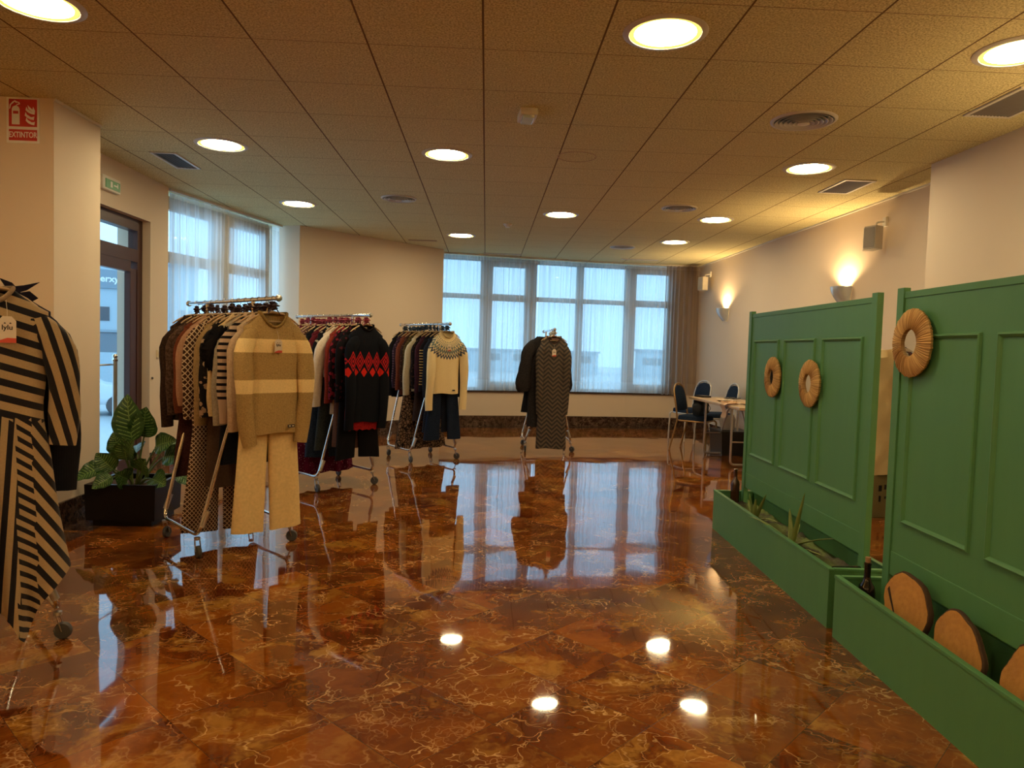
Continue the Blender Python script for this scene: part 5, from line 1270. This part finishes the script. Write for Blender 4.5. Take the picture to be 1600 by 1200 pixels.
mb = MB(); mb.box((0, 0, .732), (.62, 1.90, .034), bev=.012); mb.build('tabletop', M_tab, e)
for s_ in (-1, 1):
    mb = MB()
    mb.tube(fillet([(-.22, s_ * .48, .715), (-.22, s_ * .50, .03), (.22, s_ * .50, .03), (.22, s_ * .48, .715)], .05), .014, 10); mb.build('leg_frame', M_steel, e, True)
    mb = MB(); mb.tube([(-.22, s_ * .495, .30), (.22, s_ * .495, .30)], .010, 8); mb.tube([(0, s_ * .49, .30), (0, s_ * .18, .71)], .009, 8); mb.build('brace', M_steel, e, True)
M_paper = plain('craft_paper', (.55, .33, .18), .8); M_paper2 = plain('pale_paper', (.62, .50, .38), .8)
rnd = random.Random(4)
for k, (x, y, w_, h_, rz, mt, l) in enumerate([(3.02, 8.75, .20, .28, .4, M_paper, 'orange-brown paper sheet lying on the table near the screen'), (3.10, 9.15, .24, .32, -.3, M_paper2, 'pale paper sheet lying in the middle of the table'), (3.20, 8.45, .26, .34, .15, M_paper2, 'pale paper sheet at the near end of the table'), (3.30, 9.55, .22, .16, .6, plain('dark_folder', (.03, .03, .035), .5), 'dark folder lying towards the far end of the table')]):
    mb = MB(); n = 8; vs = []
    for j in range(n + 1):
        for i in range(n + 1): vs.append(((i / n - .5) * w_, (j / n - .5) * h_, .004 + .012 * abs(math.sin(i * .9 + j * .6 + k)) * (i in (0, n) or j in (0, n) or (i + j) % 5 == 0)))
    mb.add(vs, [(j * (n + 1) + i, j * (n + 1) + i + 1, (j + 1) * (n + 1) + i + 1, (j + 1) * (n + 1) + i) for j in range(n) for i in range(n)])
    o = mb.build('paper_sheet' if k < 3 else 'folder', mt, None, False, (x, y, .750 + .001 * k), rz); tag(o, l, 'paper' if k < 3 else 'folder')
mb = MB(); mb.box((0, 0, .012), (.13, .20, .024), bev=.005); o = mb.build('wallet', M_blackp, None, False, (2.99, 9.80, .750), .3); tag(o, 'small black wallet on the left end of the table', 'wallet')
# scarf hanging over the table edge
mb = MB(); R = []
for j in range(12):
    f = j / 11; z = .752 + .012 if f < .4 else .764 - (f - .4) * .28; x = (f / .4) * -.16 if f < .4 else -.17 - .02 * math.sin(f * 6)
    R.append([(x, -.08 + .16 * i / 9 + .01 * math.sin(j + i), z + .008 * math.sin(i * 2.2 + j * .7)) for i in range(10)])
mb.rings(R, close=False, cap0=False, cap1=False); o = mb.build('scarf', plain('beige_scarf', (.50, .34, .24), .9), None, True, (2.99, 8.45, 0), 0); tag(o, 'crumpled beige scarf hanging over the near edge of the table', 'scarf')
# bag on the nearest chair
def sack(name, label, loc, rz, sx, sy_, h, mat, cat='bag'):
    e = thing(name, label, cat, loc, rz); R = []
    for j in range(12):
        f = j / 11; k = (.86 + .18 * math.sin(f * 2.2)) * (1 - .35 * max(0, f - .75) * 3)
        R.append([((sx / 2) * k * sgn(math.cos(a)) * abs(math.cos(a)) ** .6 + .006 * math.sin(a * 5 + f * 7), (sy_ / 2) * k * sgn(math.sin(a)) * abs(math.sin(a)) ** .6 + .006 * math.sin(a * 4 - f * 5), h * f) for a in [2 * PI * q / 28 for q in range(28)]])
    mb = MB(); mb.rings(R); mb.build('bag_body', mat, e, True); return e
e = sack('backpack', 'dark navy backpack lying on the seat of the nearest banquet chair', (2.985, 9.88, .494), .9, .26, .17, .20, plain('dark_nylon', (.012, .018, .028), .6))
for s_ in (-1, 1): mb = MB(); mb.tube([(s_ * .06, -.085, .16), (s_ * .07, -.12, .10), (s_ * .06, -.09, .03)], .009, 8, flat=.5); mb.build('shoulder_strap', M_blackp, e, True)
mb = MB(); mb.box((0, -.083, .07), (.15, .02, .09), bev=.008); mb.build('front_pocket', plain('slate_nylon', (.02, .035, .05), .6), e)
e = thing('storage_crate', 'black plastic crate on the floor under the table', 'crate', (3.34, 9.66, 0), .03)
mb = MB(); w, d, h = .20, .24, .31
mb.rings([[(-w * .92, -d * .95, 0), (w * .92, -d * .95, 0), (w * .92, d * .95, 0), (-w * .92, d * .95, 0)], [(-w, -d, h), (w, -d, h), (w, d, h), (-w, d, h)], [(-w * .9, -d * .94, h), (w * .9, -d * .94, h), (w * .9, d * .94, h), (-w * .9, d * .94, h)], [(-w * .84, -d * .9, .02), (w * .84, -d * .9, .02), (w * .84, d * .9, .02), (-w * .84, d * .9, .02)]]); mb.build('crate_shell', M_blackp, e)
mb = MB(); mb.box((0, 0, h + .008), (2 * w + .02, 2 * d + .02, .016), bev=.004); mb.build('lid', M_blackp, e)
e = sack('tote_bag', 'white tote bag with looped handles standing on the black crate', (3.28, 9.60, .331), .2, .20, .12, .20, plain('white_bag', (.5, .5, .5), .7))
mb = MB()
for y_ in (-.03, .03): mb.tube([(-.05, y_, .19)] + [(-.05 * math.cos(a), y_ - .01, .20 + .085 * math.sin(a)) for a in [q * PI / 8 for q in range(9)]] + [(.05, y_, .19)], .006, 8)
mb.build('handle', plain('white_bag', (.5, .5, .5), .7), e, True)
